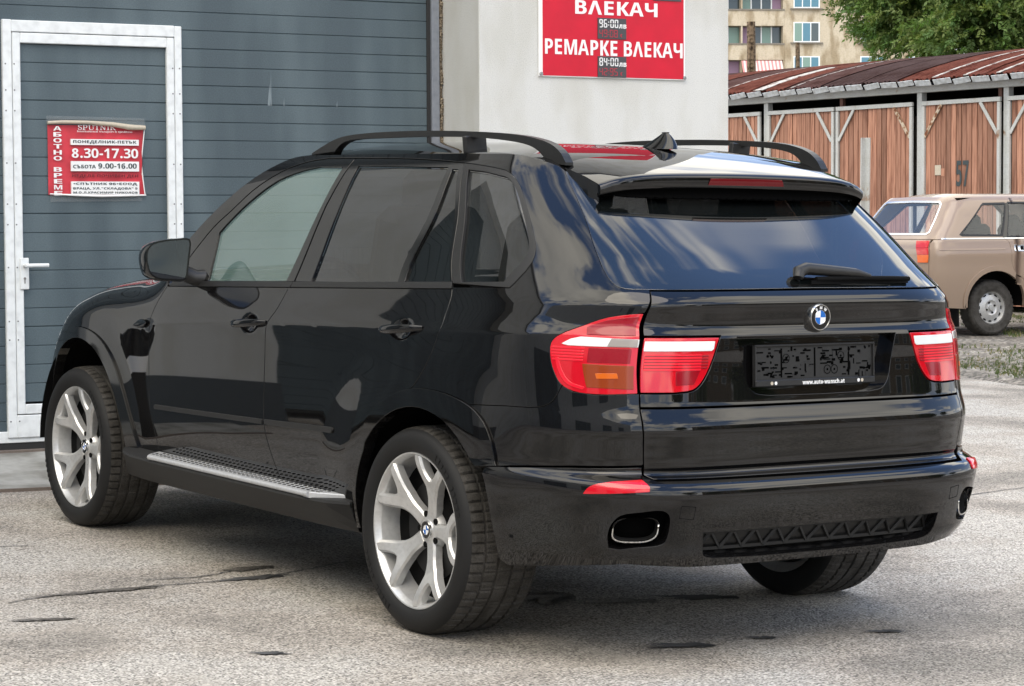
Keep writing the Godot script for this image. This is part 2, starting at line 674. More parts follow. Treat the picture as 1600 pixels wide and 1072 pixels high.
func make_materials() -> void:
	var fine := noise_tex(3, 0.02, [[0.0, Color(0.90, 0.90, 0.90)], [0.5, Color(0.97, 0.97, 0.97)], [1.0, Color(1, 1, 1)]])
	var cloudy := noise_tex(5, 0.008, [[0.2, Color(0.72, 0.71, 0.69)], [0.5, Color(0.9, 0.9, 0.89)], [0.8, Color(1, 1, 1)]], 512, FastNoiseLite.TYPE_SIMPLEX_SMOOTH, 5)
	# asphalt: pale stones in a dark binder
	var stones := noise_tex(11, 0.20, [[0.0, lin(0.13, 0.124, 0.112)], [0.25, lin(0.28, 0.266, 0.240)], [0.5, lin(0.40, 0.378, 0.338)], [0.8, lin(0.53, 0.50, 0.45)], [1.0, lin(0.68, 0.65, 0.60)]], 1024, FastNoiseLite.TYPE_CELLULAR)
	var blot := noise_tex(12, 0.006, [[0.22, Color(0.78, 0.77, 0.76)], [0.45, Color(0.93, 0.915, 0.90)], [0.7, Color(1, 1, 1)]], 1024, FastNoiseLite.TYPE_SIMPLEX_SMOOTH, 6)
	M.asphalt = over(tri_tex(plain(Color.WHITE, 0.85, 0.0, 0.35), stones, 0.75), blot, Vector3.ONE * 0.11)
	relief(M.asphalt, stones, 0.45)
	M.damp = over(tri_tex(plain(grey(0.45), 0.6), stones, 0.75), blot, Vector3.ONE * 0.11)
	M.crack = tri_tex(plain(grey(0.09), 0.9), fine, 1.0)
	M.plinth = tri_tex(plain(lin(0.06, 0.075, 0.085), 0.6), fine, 2.0)
	var gravel := noise_tex(13, 0.09, [[0.0, lin(0.07, 0.065, 0.055)], [0.5, lin(0.2, 0.185, 0.16)], [1.0, lin(0.42, 0.39, 0.34)]], 512, FastNoiseLite.TYPE_CELLULAR)
	M.gravel = over(tri_tex(plain(Color.WHITE, 0.95), gravel, 0.8), blot, Vector3.ONE * 0.25)
	M.soil = over(tri_tex(plain(lin(0.75, 0.66, 0.5), 0.95), gravel, 1.1), blot, Vector3.ONE * 0.4)
	M.slab = over(tri_tex(plain(lin(0.34, 0.34, 0.32), 0.85), fine, 1.5), cloudy, Vector3.ONE * 0.6)
	M.slab_edge = tri_tex(plain(lin(0.16, 0.13, 0.11), 0.9), fine, 3.0)
	# rendered walls
	var grit := noise_tex(21, 0.12, [[0.0, Color(0.84, 0.84, 0.84)], [0.45, Color(0.96, 0.96, 0.96)], [1.0, Color(1, 1, 1)]], 1024, FastNoiseLite.TYPE_SIMPLEX_SMOOTH, 3)
	M.render = relief(over(tri_tex(plain(lin(0.65, 0.652, 0.625), 0.9), grit, 1.1), noise_tex(22, 0.01, [[0.2, Color(0.955, 0.95, 0.935)], [0.6, Color(1, 1, 1)]], 512), Vector3(0.5, 0.2, 0.5)), grit, 0.5)
	M.door_panel = over(tri_tex(plain(lin(0.112, 0.150, 0.168), 0.5, 0.0, 0.4), noise_tex(23, 0.1, [[0.0, Color(0.86, 0.86, 0.86)], [1.0, Color(1, 1, 1)]], 512), 2.0), noise_tex(24, 0.007, [[0.3, Color(0.86, 0.87, 0.88)], [0.7, Color(1, 1, 1)]], 512), Vector3(0.5, 0.12, 0.5))
	M.door_streak = plain(lin(0.175, 0.215, 0.235), 0.7)
	M.door_alu = tri_tex(plain(lin(0.80, 0.83, 0.83), 0.4), fine, 1.2)
	M.seal = plain(grey(0.02), 0.8)
	M.jamb = tri_tex(plain(lin(0.27, 0.29, 0.33), 0.45, 0.3), fine, 2.0)
	M.foam = relief(tri_tex(plain(lin(0.42, 0.36, 0.28), 0.95), noise_tex(25, 0.05, [[0.0, Color(0.25, 0.22, 0.2)], [0.5, Color(0.8, 0.77, 0.72)], [1.0, Color(1, 1, 1)]], 256), 5.0), noise_tex(26, 0.05, [], 256), 2.0)
	M.screw = plain(grey(0.2), 0.4, 0.6)
	M.sign_red = tri_tex(plain(lin(0.60, 0.0, 0.022), 0.35), noise_tex(31, 0.02, [[0.0, Color(0.93, 0.93, 0.93)], [1.0, Color(1, 1, 1)]], 256), 1.0)
	M.paper_red = tri_tex(plain(lin(0.60, 0.035, 0.055), 0.55), noise_tex(32, 0.01, [[0.2, Color(0.85, 0.84, 0.84)], [0.8, Color(1, 1, 1)]], 256), 2.0)
	M.white = plain(lin(0.8, 0.8, 0.79), 0.45)
	M.ink = plain(lin(0.03, 0.045, 0.05), 0.6)
	M.ink_red = plain(lin(0.12, 0.006, 0.012), 0.6)
	M.lcd = plain(lin(0.055, 0.055, 0.06), 0.4)
	M.lcd_red = plain(lin(0.42, 0.03, 0.05), 0.5)
	M.tape = tri_tex(plain(lin(0.52, 0.46, 0.36), 0.5), fine, 4.0)
	M.tape_clear = plain(lin(0.30, 0.33, 0.34), 0.35)
	M.tape_clear.transparency = BaseMaterial3D.TRANSPARENCY_ALPHA
	M.tape_clear.albedo_color.a = 0.3
	# the black car
	M.paint = plain(lin(0.0045, 0.0044, 0.0046), 0.025, 0.0, 0.52)
	M.gloss = plain(grey(0.006), 0.09, 0.0, 0.55)
	M.satin = tri_tex(plain(grey(0.018), 0.42, 0.0, 0.45), fine, 3.0)
	M.plastic = tri_tex(plain(grey(0.028), 0.6, 0.0, 0.4), noise_tex(41, 0.3, [[0.0, Color(0.7, 0.7, 0.7)], [1.0, Color(1, 1, 1)]], 256), 6.0)
	M.grille = plain(grey(0.009), 0.45, 0.0, 0.4)
	M.dark = plain(grey(0.006), 0.85, 0.0, 0.2)
	M.void = plain(grey(0.0025), 0.95, 0.0, 0.1)
	M.tint_glass = glass(lin(0.004, 0.005, 0.005), 0.90, 0.72)
	M.front_glass = glass(lin(0.17, 0.27, 0.24), 0.42, 0.70)
	M.wind_glass = glass(lin(0.04, 0.07, 0.06), 0.25, 0.6)
	M.rubber = relief(over(tri_tex(plain(lin(0.085, 0.081, 0.076), 0.8, 0.0, 0.35), noise_tex(42, 0.06, [[0.0, Color(0.6, 0.6, 0.6)], [0.6, Color(0.95, 0.94, 0.93)], [1.0, Color(1, 1, 1)]], 512), 4.0), cloudy, Vector3.ONE * 2.0), noise_tex(43, 0.2, [], 256), 0.05)
	M.side_rubber = plain(grey(0.013), 0.6, 0.0, 0.35)
	M.alloy = tri_tex(plain(lin(0.62, 0.62, 0.61), 0.32, 0.55), fine, 4.0)
	M.alloy_dirty = tri_tex(plain(lin(0.36, 0.35, 0.33), 0.5, 0.4), cloudy, 5.0)
	M.steel = plain(lin(0.25, 0.24, 0.23), 0.5, 0.7)
	M.chrome = plain(lin(0.75, 0.75, 0.74), 0.08, 1.0)
	M.step = tri_tex(plain(lin(0.55, 0.56, 0.57), 0.42, 0.35), fine, 5.0)
	M.red_lens = plain(lin(0.55, 0.004, 0.014), 0.06, 0.0, 0.6)
	M.red_bright = plain(lin(0.80, 0.012, 0.030), 0.12)
	M.red_deep = plain(lin(0.26, 0.002, 0.010), 0.1)
	M.amber = plain(lin(0.25, 0.04, 0.008), 0.1)
	M.amber_bright = plain(lin(0.6, 0.12, 0.01), 0.1)
	M.clear_lens = plain(lin(0.74, 0.76, 0.75), 0.12)
	M.smoky_lens = plain(lin(0.30, 0.27, 0.25), 0.12)
	M.lens = glass(lin(0.5, 0.0, 0.01), 0.18, 0.55)
	M.blue = plain(lin(0.01, 0.13, 0.48), 0.25)
	M.mirror = plain(lin(0.17, 0.18, 0.20), 0.02, 1.0)
	M.red_stop = plain(lin(0.11, 0.002, 0.005), 0.1)
	M.leather = plain(lin(0.10, 0.095, 0.085), 0.6)
	M.exhaust = plain(grey(0.012), 0.7, 0.2)
	# garages
	M.wood = []
	for k in 6:
		var g := noise_tex(50 + k, 0.012, [[0.0, Color(0.66, 0.60, 0.57)], [0.3, Color(0.86, 0.83, 0.81)], [0.6, Color(0.95, 0.94, 0.93)], [1.0, Color(1, 1, 1)]], 256, FastNoiseLite.TYPE_SIMPLEX_SMOOTH, 5)
		var tone: float = [1.0, 0.84, 1.12, 0.92, 1.24, 0.70][k]
		var w := plain(lin(0.40 * tone, 0.205 * tone, 0.138 * tone), 0.85)
		tri_tex(w, g, 1.0)
		w.uv1_scale = Vector3(7.0, 0.55, 7.0)
		w.uv1_offset = Vector3(k * 0.37, k * 0.21, k * 0.13)
		M.wood.append(w)
	M.steel_grey = over(tri_tex(plain(lin(0.52, 0.54, 0.54), 0.6), fine, 3.0), noise_tex(57, 0.012, [[0.10, Color(0.70, 0.52, 0.40)], [0.24, Color(0.95, 0.94, 0.92)], [1.0, Color(1, 1, 1)]], 512), Vector3.ONE * 0.45)
	M.steel_rust = over(tri_tex(plain(lin(0.52, 0.44, 0.34), 0.7), fine, 3.0), noise_tex(59, 0.02, [[0.35, Color(0.6, 0.38, 0.22)], [0.55, Color(1, 1, 1)]], 256), Vector3.ONE * 1.5)
	M.rust_post = tri_tex(plain(lin(0.12, 0.055, 0.04), 0.8), fine, 3.0)
	var flake := noise_tex(58, 0.012, [[0.2, Color(0.72, 0.62, 0.58)], [0.5, Color(0.95, 0.93, 0.92)], [0.72, Color(1, 1, 1)]], 512, FastNoiseLite.TYPE_SIMPLEX_SMOOTH, 5)
	M.roof_brown = over(tri_tex(plain(lin(0.085, 0.046, 0.042), 0.85, 0.0, 0.25), fine, 2.0), flake, Vector3.ONE * 0.5)
	M.roof_rust = over(tri_tex(plain(lin(0.135, 0.044, 0.030), 0.85, 0.0, 0.25), fine, 2.0), flake, Vector3.ONE * 0.8)
	M.roof_dark = over(tri_tex(plain(lin(0.065, 0.041, 0.040), 0.85, 0.0, 0.25), fine, 2.0), flake, Vector3.ONE * 0.4)
	M.roof_pale = over(tri_tex(plain(lin(0.46, 0.44, 0.41), 0.7), fine, 2.0), noise_tex(60, 0.02, [[0.3, Color(0.45, 0.3, 0.25)], [0.42, Color(1, 1, 1)]], 256), Vector3.ONE * 1.3)
	M.flash = tri_tex(plain(lin(0.62, 0.66, 0.70), 0.5), cloudy, 2.0)
	# the beige estate car
	M.beige = plain(lin(0.29, 0.215, 0.16), 0.12, 0.0, 0.5)
	M.beige.clearcoat_enabled = true
	M.beige.clearcoat = 0.4
	M.old_chrome = plain(lin(0.6, 0.6, 0.6), 0.2, 0.9)
	M.old_glass = glass(lin(0.30, 0.34, 0.34), 0.10, 0.62)
	M.lamp_red = plain(lin(0.55, 0.02, 0.02), 0.12)
	M.lamp_orange = plain(lin(0.75, 0.14, 0.02), 0.12)
	M.silver_paint = tri_tex(plain(lin(0.50, 0.50, 0.49), 0.4, 0.4), fine, 5.0)
	# far buildings and plants
	M.block = over(tri_tex(plain(lin(0.52, 0.455, 0.345), 0.9), fine, 0.5), noise_tex(61, 0.01, [[0.25, Color(0.80, 0.77, 0.72)], [0.6, Color(1, 1, 1)]], 512), Vector3(0.15, 0.06, 0.15))
	M.block_dark = tri_tex(plain(lin(0.20, 0.18, 0.15), 0.9), fine, 0.5)
	M.pane = plain(lin(0.05, 0.07, 0.075), 0.06, 0.0, 0.6)
	M.pane_blue = plain(lin(0.08, 0.20, 0.27), 0.2)
	M.pane_green = plain(lin(0.17, 0.27, 0.23), 0.2)
	M.curtain = plain(lin(0.30, 0.20, 0.29), 0.8)
	M.loggia = plain(lin(0.58, 0.56, 0.53), 0.9)
	M.awning = plain(lin(0.60, 0.22, 0.22), 0.8)
	M.awning_pale = plain(lin(0.72, 0.55, 0.52), 0.8)
	M.bark = tri_tex(plain(lin(0.20, 0.145, 0.095), 0.95), noise_tex(62, 0.02, [[0.2, Color(0.4, 0.35, 0.3)], [0.6, Color(1, 1, 1)]], 256), 2.0)
	M.leaf = plain(Color.WHITE, 0.55, 0.0, 0.4)
	M.leaf.vertex_color_use_as_albedo = true
	M.leaf.cull_mode = BaseMaterial3D.CULL_DISABLED
	M.leaf.backlight_enabled = true
	M.leaf.backlight = lin(0.8, 0.85, 0.4)
	M.grass = plain(Color.WHITE, 0.7)
	M.grass.vertex_color_use_as_albedo = true
	M.grass.cull_mode = BaseMaterial3D.CULL_DISABLED

# ---------------------------------------------------------------- sky: broken fair-weather cloud
func sky_picture() -> ImageTexture:
	var W := 1024
	var H := 512
	var im := Image.create_empty(W, H, false, Image.FORMAT_RGBF)
	var n := FastNoiseLite.new()
	n.seed = 7
	n.noise_type = FastNoiseLite.TYPE_SIMPLEX_SMOOTH
	n.frequency = 1.15
	n.fractal_octaves = 6
	n.fractal_gain = 0.58
	var n2 := FastNoiseLite.new()
	n2.seed = 19
	n2.frequency = 1.6
	n2.fractal_octaves = 4
	for j in H:
		var el := PI / 2 - (j + 0.5) / H * PI
		var up := sin(el)
		for i in W:
			if up < 0.0:
				im.set_pixel(i, j, Color(0.22, 0.21, 0.19))
				continue
			var az := (i + 0.5) / W * TAU
			var d := Vector3(cos(el) * sin(az), up, cos(el) * cos(az))
			var k := 1.0 / (up + 0.32)
			var p := Vector3(d.x * k, 0.0, d.z * k) * SKY_SCALE
			var a := n.get_noise_3dv(p + SKY_SHIFT)
			var dens := smoothstep(SKY_EDGE, SKY_EDGE + 0.22, a + 0.10 * (1.0 - up))
			# clear air to the right, banks of cloud overhead and to the left
			a -= 0.36 * smoothstep(0.84, 0.98, d.dot(Vector3(0.80, 0.60, -0.02).normalized()))
			a += 0.26 * smoothstep(0.86, 0.985, d.dot(Vector3(0.30, 0.86, 0.42).normalized()))
			a += 0.30 * smoothstep(0.80, 0.97, d.dot(Vector3(-0.72, 0.69, 0.0).normalized()))
			dens = smoothstep(SKY_EDGE, SKY_EDGE + 0.22, a + 0.10 * (1.0 - up))
			var lit := clampf(0.62 + 0.9 * n2.get_noise_3dv(p * 1.3 + Vector3(0.15, 0.4, 0.1)), 0.25, 1.0)
			var blue := Color(0.24, 0.44, 0.92).lerp(Color(0.62, 0.86, 1.22), pow(1.0 - up, 3.0))
			var cloud := Color(1.12, 1.12, 1.10).lerp(Color(2.65, 2.52, 2.25), lit)
			var c := blue.lerp(cloud, dens)
			c = c.lerp(Color(1.28, 1.30, 1.28), 0.75 * pow(1.0 - up, 7.0))
			im.set_pixel(i, j, c)
	return ImageTexture.create_from_image(im)

const SKY_SCALE := 1.0
const SKY_SHIFT := Vector3(0.3, 0.0, 0.7)
const SKY_EDGE := -0.02

# ---------------------------------------------------------------- the black estate (its own axes: x to its right, -z ahead, origin on the ground under the rear axle)
var X5: Chart

func suv_chart() -> Chart:
	var c := Chart.new()
	c.flares = [Vector3(0, 0.36, 0.014), Vector3(2.92, 0.36, 0.014)]
	c.bowls = [[0.125, 1.043, 0.075, 0.045, 0.020], [1.225, 1.003, 0.075, 0.045, 0.020]]
	c.crease = [[-0.70, 1.071], [-0.16, 1.049], [0.42, 1.029], [1.09, 1.008], [2.10, 0.953], [2.3, 0.945]]
	c.roll = 0.13
	c.roll_u = 2.05
	c.ledge = 0.012
	c.setup([[0.28, 0.903], [0.40, 0.938], [0.52, 0.956], [0.64, 0.964], [0.76, 0.966], [0.88, 0.963], [0.98, 0.958], [1.02, 0.951], [1.08, 0.934], [1.14, 0.911], [1.20, 0.886], [1.28, 0.855], [1.38, 0.818], [1.48, 0.777], [1.56, 0.740], [1.61, 0.712], [1.66, 0.675]],
		[[0.28, 0.93], [0.34, 0.975], [0.38, 1.010], [0.46, 1.035], [0.53, 1.052], [0.575, 1.057], [0.592, 1.053], [0.605, 1.043], [0.615, 1.022], [0.626, 0.995], [0.66, 0.990], [0.72, 0.998], [0.775, 1.006], [0.79, 1.004], [0.845, 0.984], [0.89, 0.978], [0.97, 0.970], [1.04, 0.968], [1.068, 0.966], [1.10, 0.954], [1.14, 0.960], [1.175, 0.968], [1.19, 0.962], [1.215, 0.942], [1.25, 0.90], [1.30, 0.83], [1.40, 0.685], [1.50, 0.54], [1.56, 0.455], [1.66, 0.33]],
		[[0.28, 5.0], [0.7, 5.0], [1.0, 4.85], [1.15, 4.8], [1.25, 4.6], [1.45, 5.3], [1.66, 5.8]],
		[[0.6, 1.0], [1.4, 1.0], [2.0, 0.99], [2.5, 0.967], [2.95, 0.945], [3.2, 0.91], [3.4, 0.85], [3.55, 0.76], [3.68, 0.6], [3.76, 0.42], [3.8, 0.22], [3.82, 0.02]],
		[[0.6, 1.3], [1.9, 1.165], [2.2, 1.145], [2.6, 1.112], [2.9, 1.065], [3.1, 1.01], [3.25, 0.93], [3.4, 0.84], [3.6, 0.74], [3.82, 0.66]],
		0.6, 4.8, 1.58, 0.96)
	return c

func around(side: float, q: float) -> Array:
	return [side * q - 0.085, side * q + 0.085, 0.011]

func yb(s: float) -> float:
	return 1.197 - 0.0371 * s

func suv_wheel(width: float, dish: float) -> Node3D:
	# axis x, outer face towards -x, hub flange plane at x = 0 is the rim's edge
	var w := Node3D.new()
	w.name = "wheel"
	var R := 0.36
	var xo := -0.012                    # sidewall stands a little proud of the rim edge
	# tyre: sidewall, shoulder, tread with four grooves, inner side
	var prof := [[0.262, 0.016], [0.268, 0.004], [0.276, -0.006], [0.290, xo - 0.004], [0.312, xo - 0.007], [0.330, xo - 0.003], [0.343, xo + 0.006], [0.351, xo + 0.018], [0.3565, xo + 0.032], [0.359, xo + 0.048]]
	var x0 := xo + 0.048
	var x1 := xo + width - 0.048
	var grooves := [0.10, 0.36, 0.64, 0.90]
	for g in grooves:
		var gx: float = lerpf(x0, x1, g)
		prof.append([0.360, gx - 0.0065]); prof.append([0.352, gx - 0.0045]); prof.append([0.352, gx + 0.0045]); prof.append([0.360, gx + 0.0065])
	prof.append_array([[0.359, x1], [0.355, x1 + 0.018], [0.348, x1 + 0.034], [0.330, x1 + 0.046], [0.300, x1 + 0.050], [0.262, x1 + 0.034]])
	var mb := MB.new()
	var sd := MB.new()
	var segs := 320
	for k in prof.size() - 1:
		var target: MB = sd if (k < 7 or k >= prof.size() - 4) else mb
		var first := target.v.size()
		var p := Vector2(prof[k][0], prof[k][1])
		var q := Vector2(prof[k + 1][0], prof[k + 1][1])
		var e := (q - p).normalized()
		var nn := Vector2(e.y, -e.x)
		if nn.x < 0.0 and p.x > 0.3 and absf(nn.x) > absf(nn.y):
			nn = -nn
		var n0 := nn
		var n1 := nn
		if k < 9 or k > prof.size() - 6:
			if k > 0:
				var e0 := (p - Vector2(prof[k - 1][0], prof[k - 1][1])).normalized()
				n0 = (nn + Vector2(e0.y, -e0.x)).normalized()
			if k < prof.size() - 2:
				var e1 := (Vector2(prof[k + 2][0], prof[k + 2][1]) - q).normalized()
				n1 = (nn + Vector2(e1.y, -e1.x)).normalized()
		for j in segs + 1:
			var a := TAU * j / segs
			var d := Vector3(0, sin(a), cos(a))
			for s in 2:
				var r: float = p.x if s == 0 else q.x
				var x: float = p.y if s == 0 else q.y
				# sipes across the shoulders and the ribs
				if r > 0.3535:
					var across := (x - xo) / width
					var edge := across < 0.26 or across > 0.74
					var lag := 0 if edge else int(across * 9.0)
					if (edge and j % 5 == 0) or (not edge and (j + lag) % 10 == 0):
						r -= 0.008 if edge else 0.004
				var pos := d * r + Vector3(x, 0, 0)
				var nrm := d * (n0.x if s == 0 else n1.x) + Vector3(n0.y if s == 0 else n1.y, 0, 0)
				target.vert(pos, nrm)
		for j in segs:
			var o := first + j * 2
			if target == mb:
				# hard edges: the tread blocks are faceted
				var c4 := [mb.v[o], mb.v[o + 1], mb.v[o + 3], mb.v[o + 2]]
				var nn4: Vector3 = (c4[2] - c4[0]).cross(c4[3] - c4[1]).normalized()
				if nn4.dot(mb.n[o] + mb.n[o + 2]) < 0.0:
					nn4 = -nn4
				mb.face(c4, nn4)
			else:
				target.quad(o, o + 1, o + 3, o + 2)
	put("tread", mb, M.rubber, w)
	# raised ring and block lettering on the sidewall
	for a0 in [0.3, 3.5]:
		for j in 11:
			if j == 5:
				continue
			var a: float = a0 + j * 0.075
			var d := Vector3(0, sin(a), cos(a))
			sd.box(d * 0.312 + Vector3(xo - 0.0078, 0, 0), Vector3(0.0016, 0.020, 0.012), Basis(Vector3.RIGHT, d, Vector3.RIGHT.cross(d)), 0.0)
	put("sidewall", sd, M.side_rubber, w)
	# rim: lip, barrel
	var rm := MB.new()
	rm.lathe([Vector2(0.262, 0.018), Vector2(0.2705, 0.004), Vector2(0.2715, 0.0), Vector2(0.2700, -0.003), Vector2(0.2655, -0.002), Vector2(0.2575, 0.010), Vector2(0.2540, 0.020)], 96)
	rm.lathe([Vector2(0.2540, 0.020), Vector2(0.2470, 0.070), Vector2(0.2330, 0.130), Vector2(0.2330, width - 0.05), Vector2(0.2600, width - 0.02), Vector2(0.2660, width - 0.015)], 96)
	put("rim", rm, M.alloy, w)
	# five Y spokes on a dished face
	for k in 5:
		var sp := MB.new()
		spoke(sp, dish)
		var o := put("spoke", sp, M.alloy, w)
		o.rotation.x = TAU * k / 5.0
	# hub with bolts
	var hb := MB.new()
	hb.lathe([Vector2(0.0, -0.004 + dish), Vector2(0.034, -0.004 + dish), Vector2(0.036, dish - 0.001), Vector2(0.050, dish), Vector2(0.060, dish + 0.003), Vector2(0.075, dish + 0.03), Vector2(0.08, dish + 0.08)], 48)
	put("hub", hb, M.alloy, w)
	var bo := MB.new()
	for k in 5:
		var a := TAU * (k + 0.5) / 5.0
		var c := Vector3(dish, sin(a) * 0.056, cos(a) * 0.056)
		bo.lathe([Vector2(0.0, -0.0015), Vector2(0.011, -0.0015), Vector2(0.011, 0.004)], 14, c)
		bo.lathe([Vector2(0.0, -0.003), Vector2(0.0035, -0.003)], 8, Vector3(dish - 0.002, sin(a - 0.62) * 0.085, cos(a - 0.62) * 0.085))
	put("wheel_bolt", bo, M.dark, w)
	roundel(w, Transform3D(Basis(Vector3(0, 0, 1), Vector3(0, 1, 0), Vector3(-1, 0, 0)), Vector3(dish - 0.006, 0, 0)), 0.031, true)
	# brake
	var br := MB.new()
	br.lathe([Vector2(0.07, dish + 0.029), Vector2(0.172, dish + 0.029), Vector2(0.172, dish + 0.033), Vector2(0.07, dish + 0.033)], 48, Vector3.ZERO, 0, TAU, true)
	put("brake_disc", br, M.exhaust, w)
	var ca := MB.new()
	ca.box(Vector3(dish + 0.032, 0.12, 0.09), Vector3(0.012, 0.16, 0.10), Basis(Vector3.RIGHT, 0.7), 0.02)
	ca.lathe([Vector2(0.001, dish + 0.034), Vector2(0.2465, dish + 0.034)], 32)
	put("brake_caliper", ca, M.dark, w)
	return w

func spoke(mb: MB, dish: float) -> void:
	# outline in (along z = outward radius, across y); arms reach the rim 18 degrees to each side
	var half := [Vector2(0.040, 0.0275), Vector2(0.075, 0.027), Vector2(0.110, 0.0275), Vector2(0.140, 0.035), Vector2(0.165, 0.048), Vector2(0.192, 0.066), Vector2(0.224, 0.086), Vector2(0.2570, 0.099)]
	var tip := [Vector2(0.2600, 0.060)]
	var fork := [Vector2(0.235, 0.043), Vector2(0.211, 0.026), Vector2(0.197, 0.011)]
	var right := joined([cr(half, 3), PackedVector2Array(tip), cr([tip[0]] + fork + [Vector2(0.192, 0.0)], 3)])
	var poly := PackedVector2Array(right)
	for k in range(right.size() - 2, -1, -1):
		poly.append(Vector2(right[k].x, -right[k].y))
	poly = even(shrunk(poly, 0.0), 0.012)
	var top := shrunk(poly, -0.0085)
	top = even(top, 0.012)
	var depth := func(p: Vector2) -> float:
		var r := p.length()
		return dish * (1.0 - smoothstep(0.03, 0.262, r)) + 0.008 * (1.0 - absf(2 * smoothstep(0.05, 0.26, r) - 1.0))
	# upper face
	var got := cells(top, [], lines(0.02, 0.28, 0.010, []), lines(-0.12, 0.12, 0.010, []))
	var pts: PackedVector2Array = got[0]
	var tr: PackedInt32Array = got[1]
	var first := mb.v.size()
	for p in pts:
		var h := 0.002
		var z0: float = depth.call(p)
		var dx: float = (depth.call(p + Vector2(h, 0)) - z0) / h
		var dy: float = (depth.call(p + Vector2(0, h)) - z0) / h
		mb.vert(Vector3(z0, p.y, p.x), Vector3(-1, dy, dx).normalized())
	for k in range(0, tr.size(), 3):
		mb.tri(first + tr[k], first + tr[k + 1], first + tr[k + 2])
	# flanks: chamfer, then wall
	var m := poly.size()
	for k in m:
		var a := poly[k]
		var b := poly[(k + 1) % m]
		var e := (b - a).normalized()
		var o := Vector3(0, -e.x, e.y)
		var a0 := mb.near(top, a)
		var b0 := mb.near(top, b)
		var za: float = depth.call(a0)
		var zb: float = depth.call(b0)
		mb.face([Vector3(za, a0.y, a0.x), Vector3(zb, b0.y, b0.x), Vector3(zb + 0.007, b.y, b.x), Vector3(za + 0.007, a.y, a.x)], (o + Vector3(-0.8, 0, 0)).normalized())
		mb.face([Vector3(za + 0.007, a.y, a.x), Vector3(zb + 0.007, b.y, b.x), Vector3(zb + 0.034, b.y, b.x), Vector3(za + 0.034, a.y, a.x)], o)

# a blue and white quartered badge in a black ring; faces +z of xf
func roundel(parent: Node, xf: Transform3D, r: float, small := false) -> void:
	var black := MB.new()
	var ringm := MB.new()
	var bl := MB.new()
	var wh := MB.new()
	var turn := Basis(Vector3(0, 0, 1), Vector3(0, 1, 0), Vector3(-1, 0, 0))   # lathe axis x -> z
	var add := func(mb: MB, prof: Array, a0: float, a1: float, seg: int) -> void:
		mb.lathe(prof, seg, Vector3.ZERO, a0, a1)
	add.call(black, [Vector2(r * 0.54, -0.0035), Vector2(r * 0.94, -0.0035)], 0.0, TAU, 40)
	add.call(ringm, [Vector2(r * 0.92, -0.0030), Vector2(r * 0.94, -0.0055), Vector2(r * 0.99, -0.0055), Vector2(r * 1.03, -0.002), Vector2(r * 1.03, 0.006)], 0.0, TAU, 40)
	add.call(ringm, [Vector2(r * 0.52, -0.0036), Vector2(r * 0.535, -0.0046), Vector2(r * 0.56, -0.0036)], 0.0, TAU, 40)
	for k in 4:
		add.call(bl if k % 2 == 0 else wh, [Vector2(0.0, -0.0036), Vector2(r * 0.53, -0.0036)], k * PI / 2, (k + 1) * PI / 2, 10)
	var holder := parent
	for e in [["badge_ring", ringm, M.chrome], ["badge_band", black, M.gloss], ["badge_blue", bl, M.blue], ["badge_white", wh, M.white]]:
		var o := put(e[0], e[1], e[2], holder)
		o.transform = xf * Transform3D(Basis(Vector3(0, 0, -1), Vector3(0, 1, 0), Vector3(1, 0, 0)), Vector3.ZERO)
	if small:
		return
	var ang := [0.62, 0.0, -0.62]
	for k in 3:
		var a: float = ang[k] + PI / 2
		var at := Transform3D(Basis(Vector3.BACK, a - PI / 2), Vector3(cos(a), sin(a), 0) * r * 0.745 + Vector3(0, 0, 0.0042))
		words("badge_letter", "BMW"[k], r * 0.22, M.white, holder, xf * at, true, 0.0, 0.001)

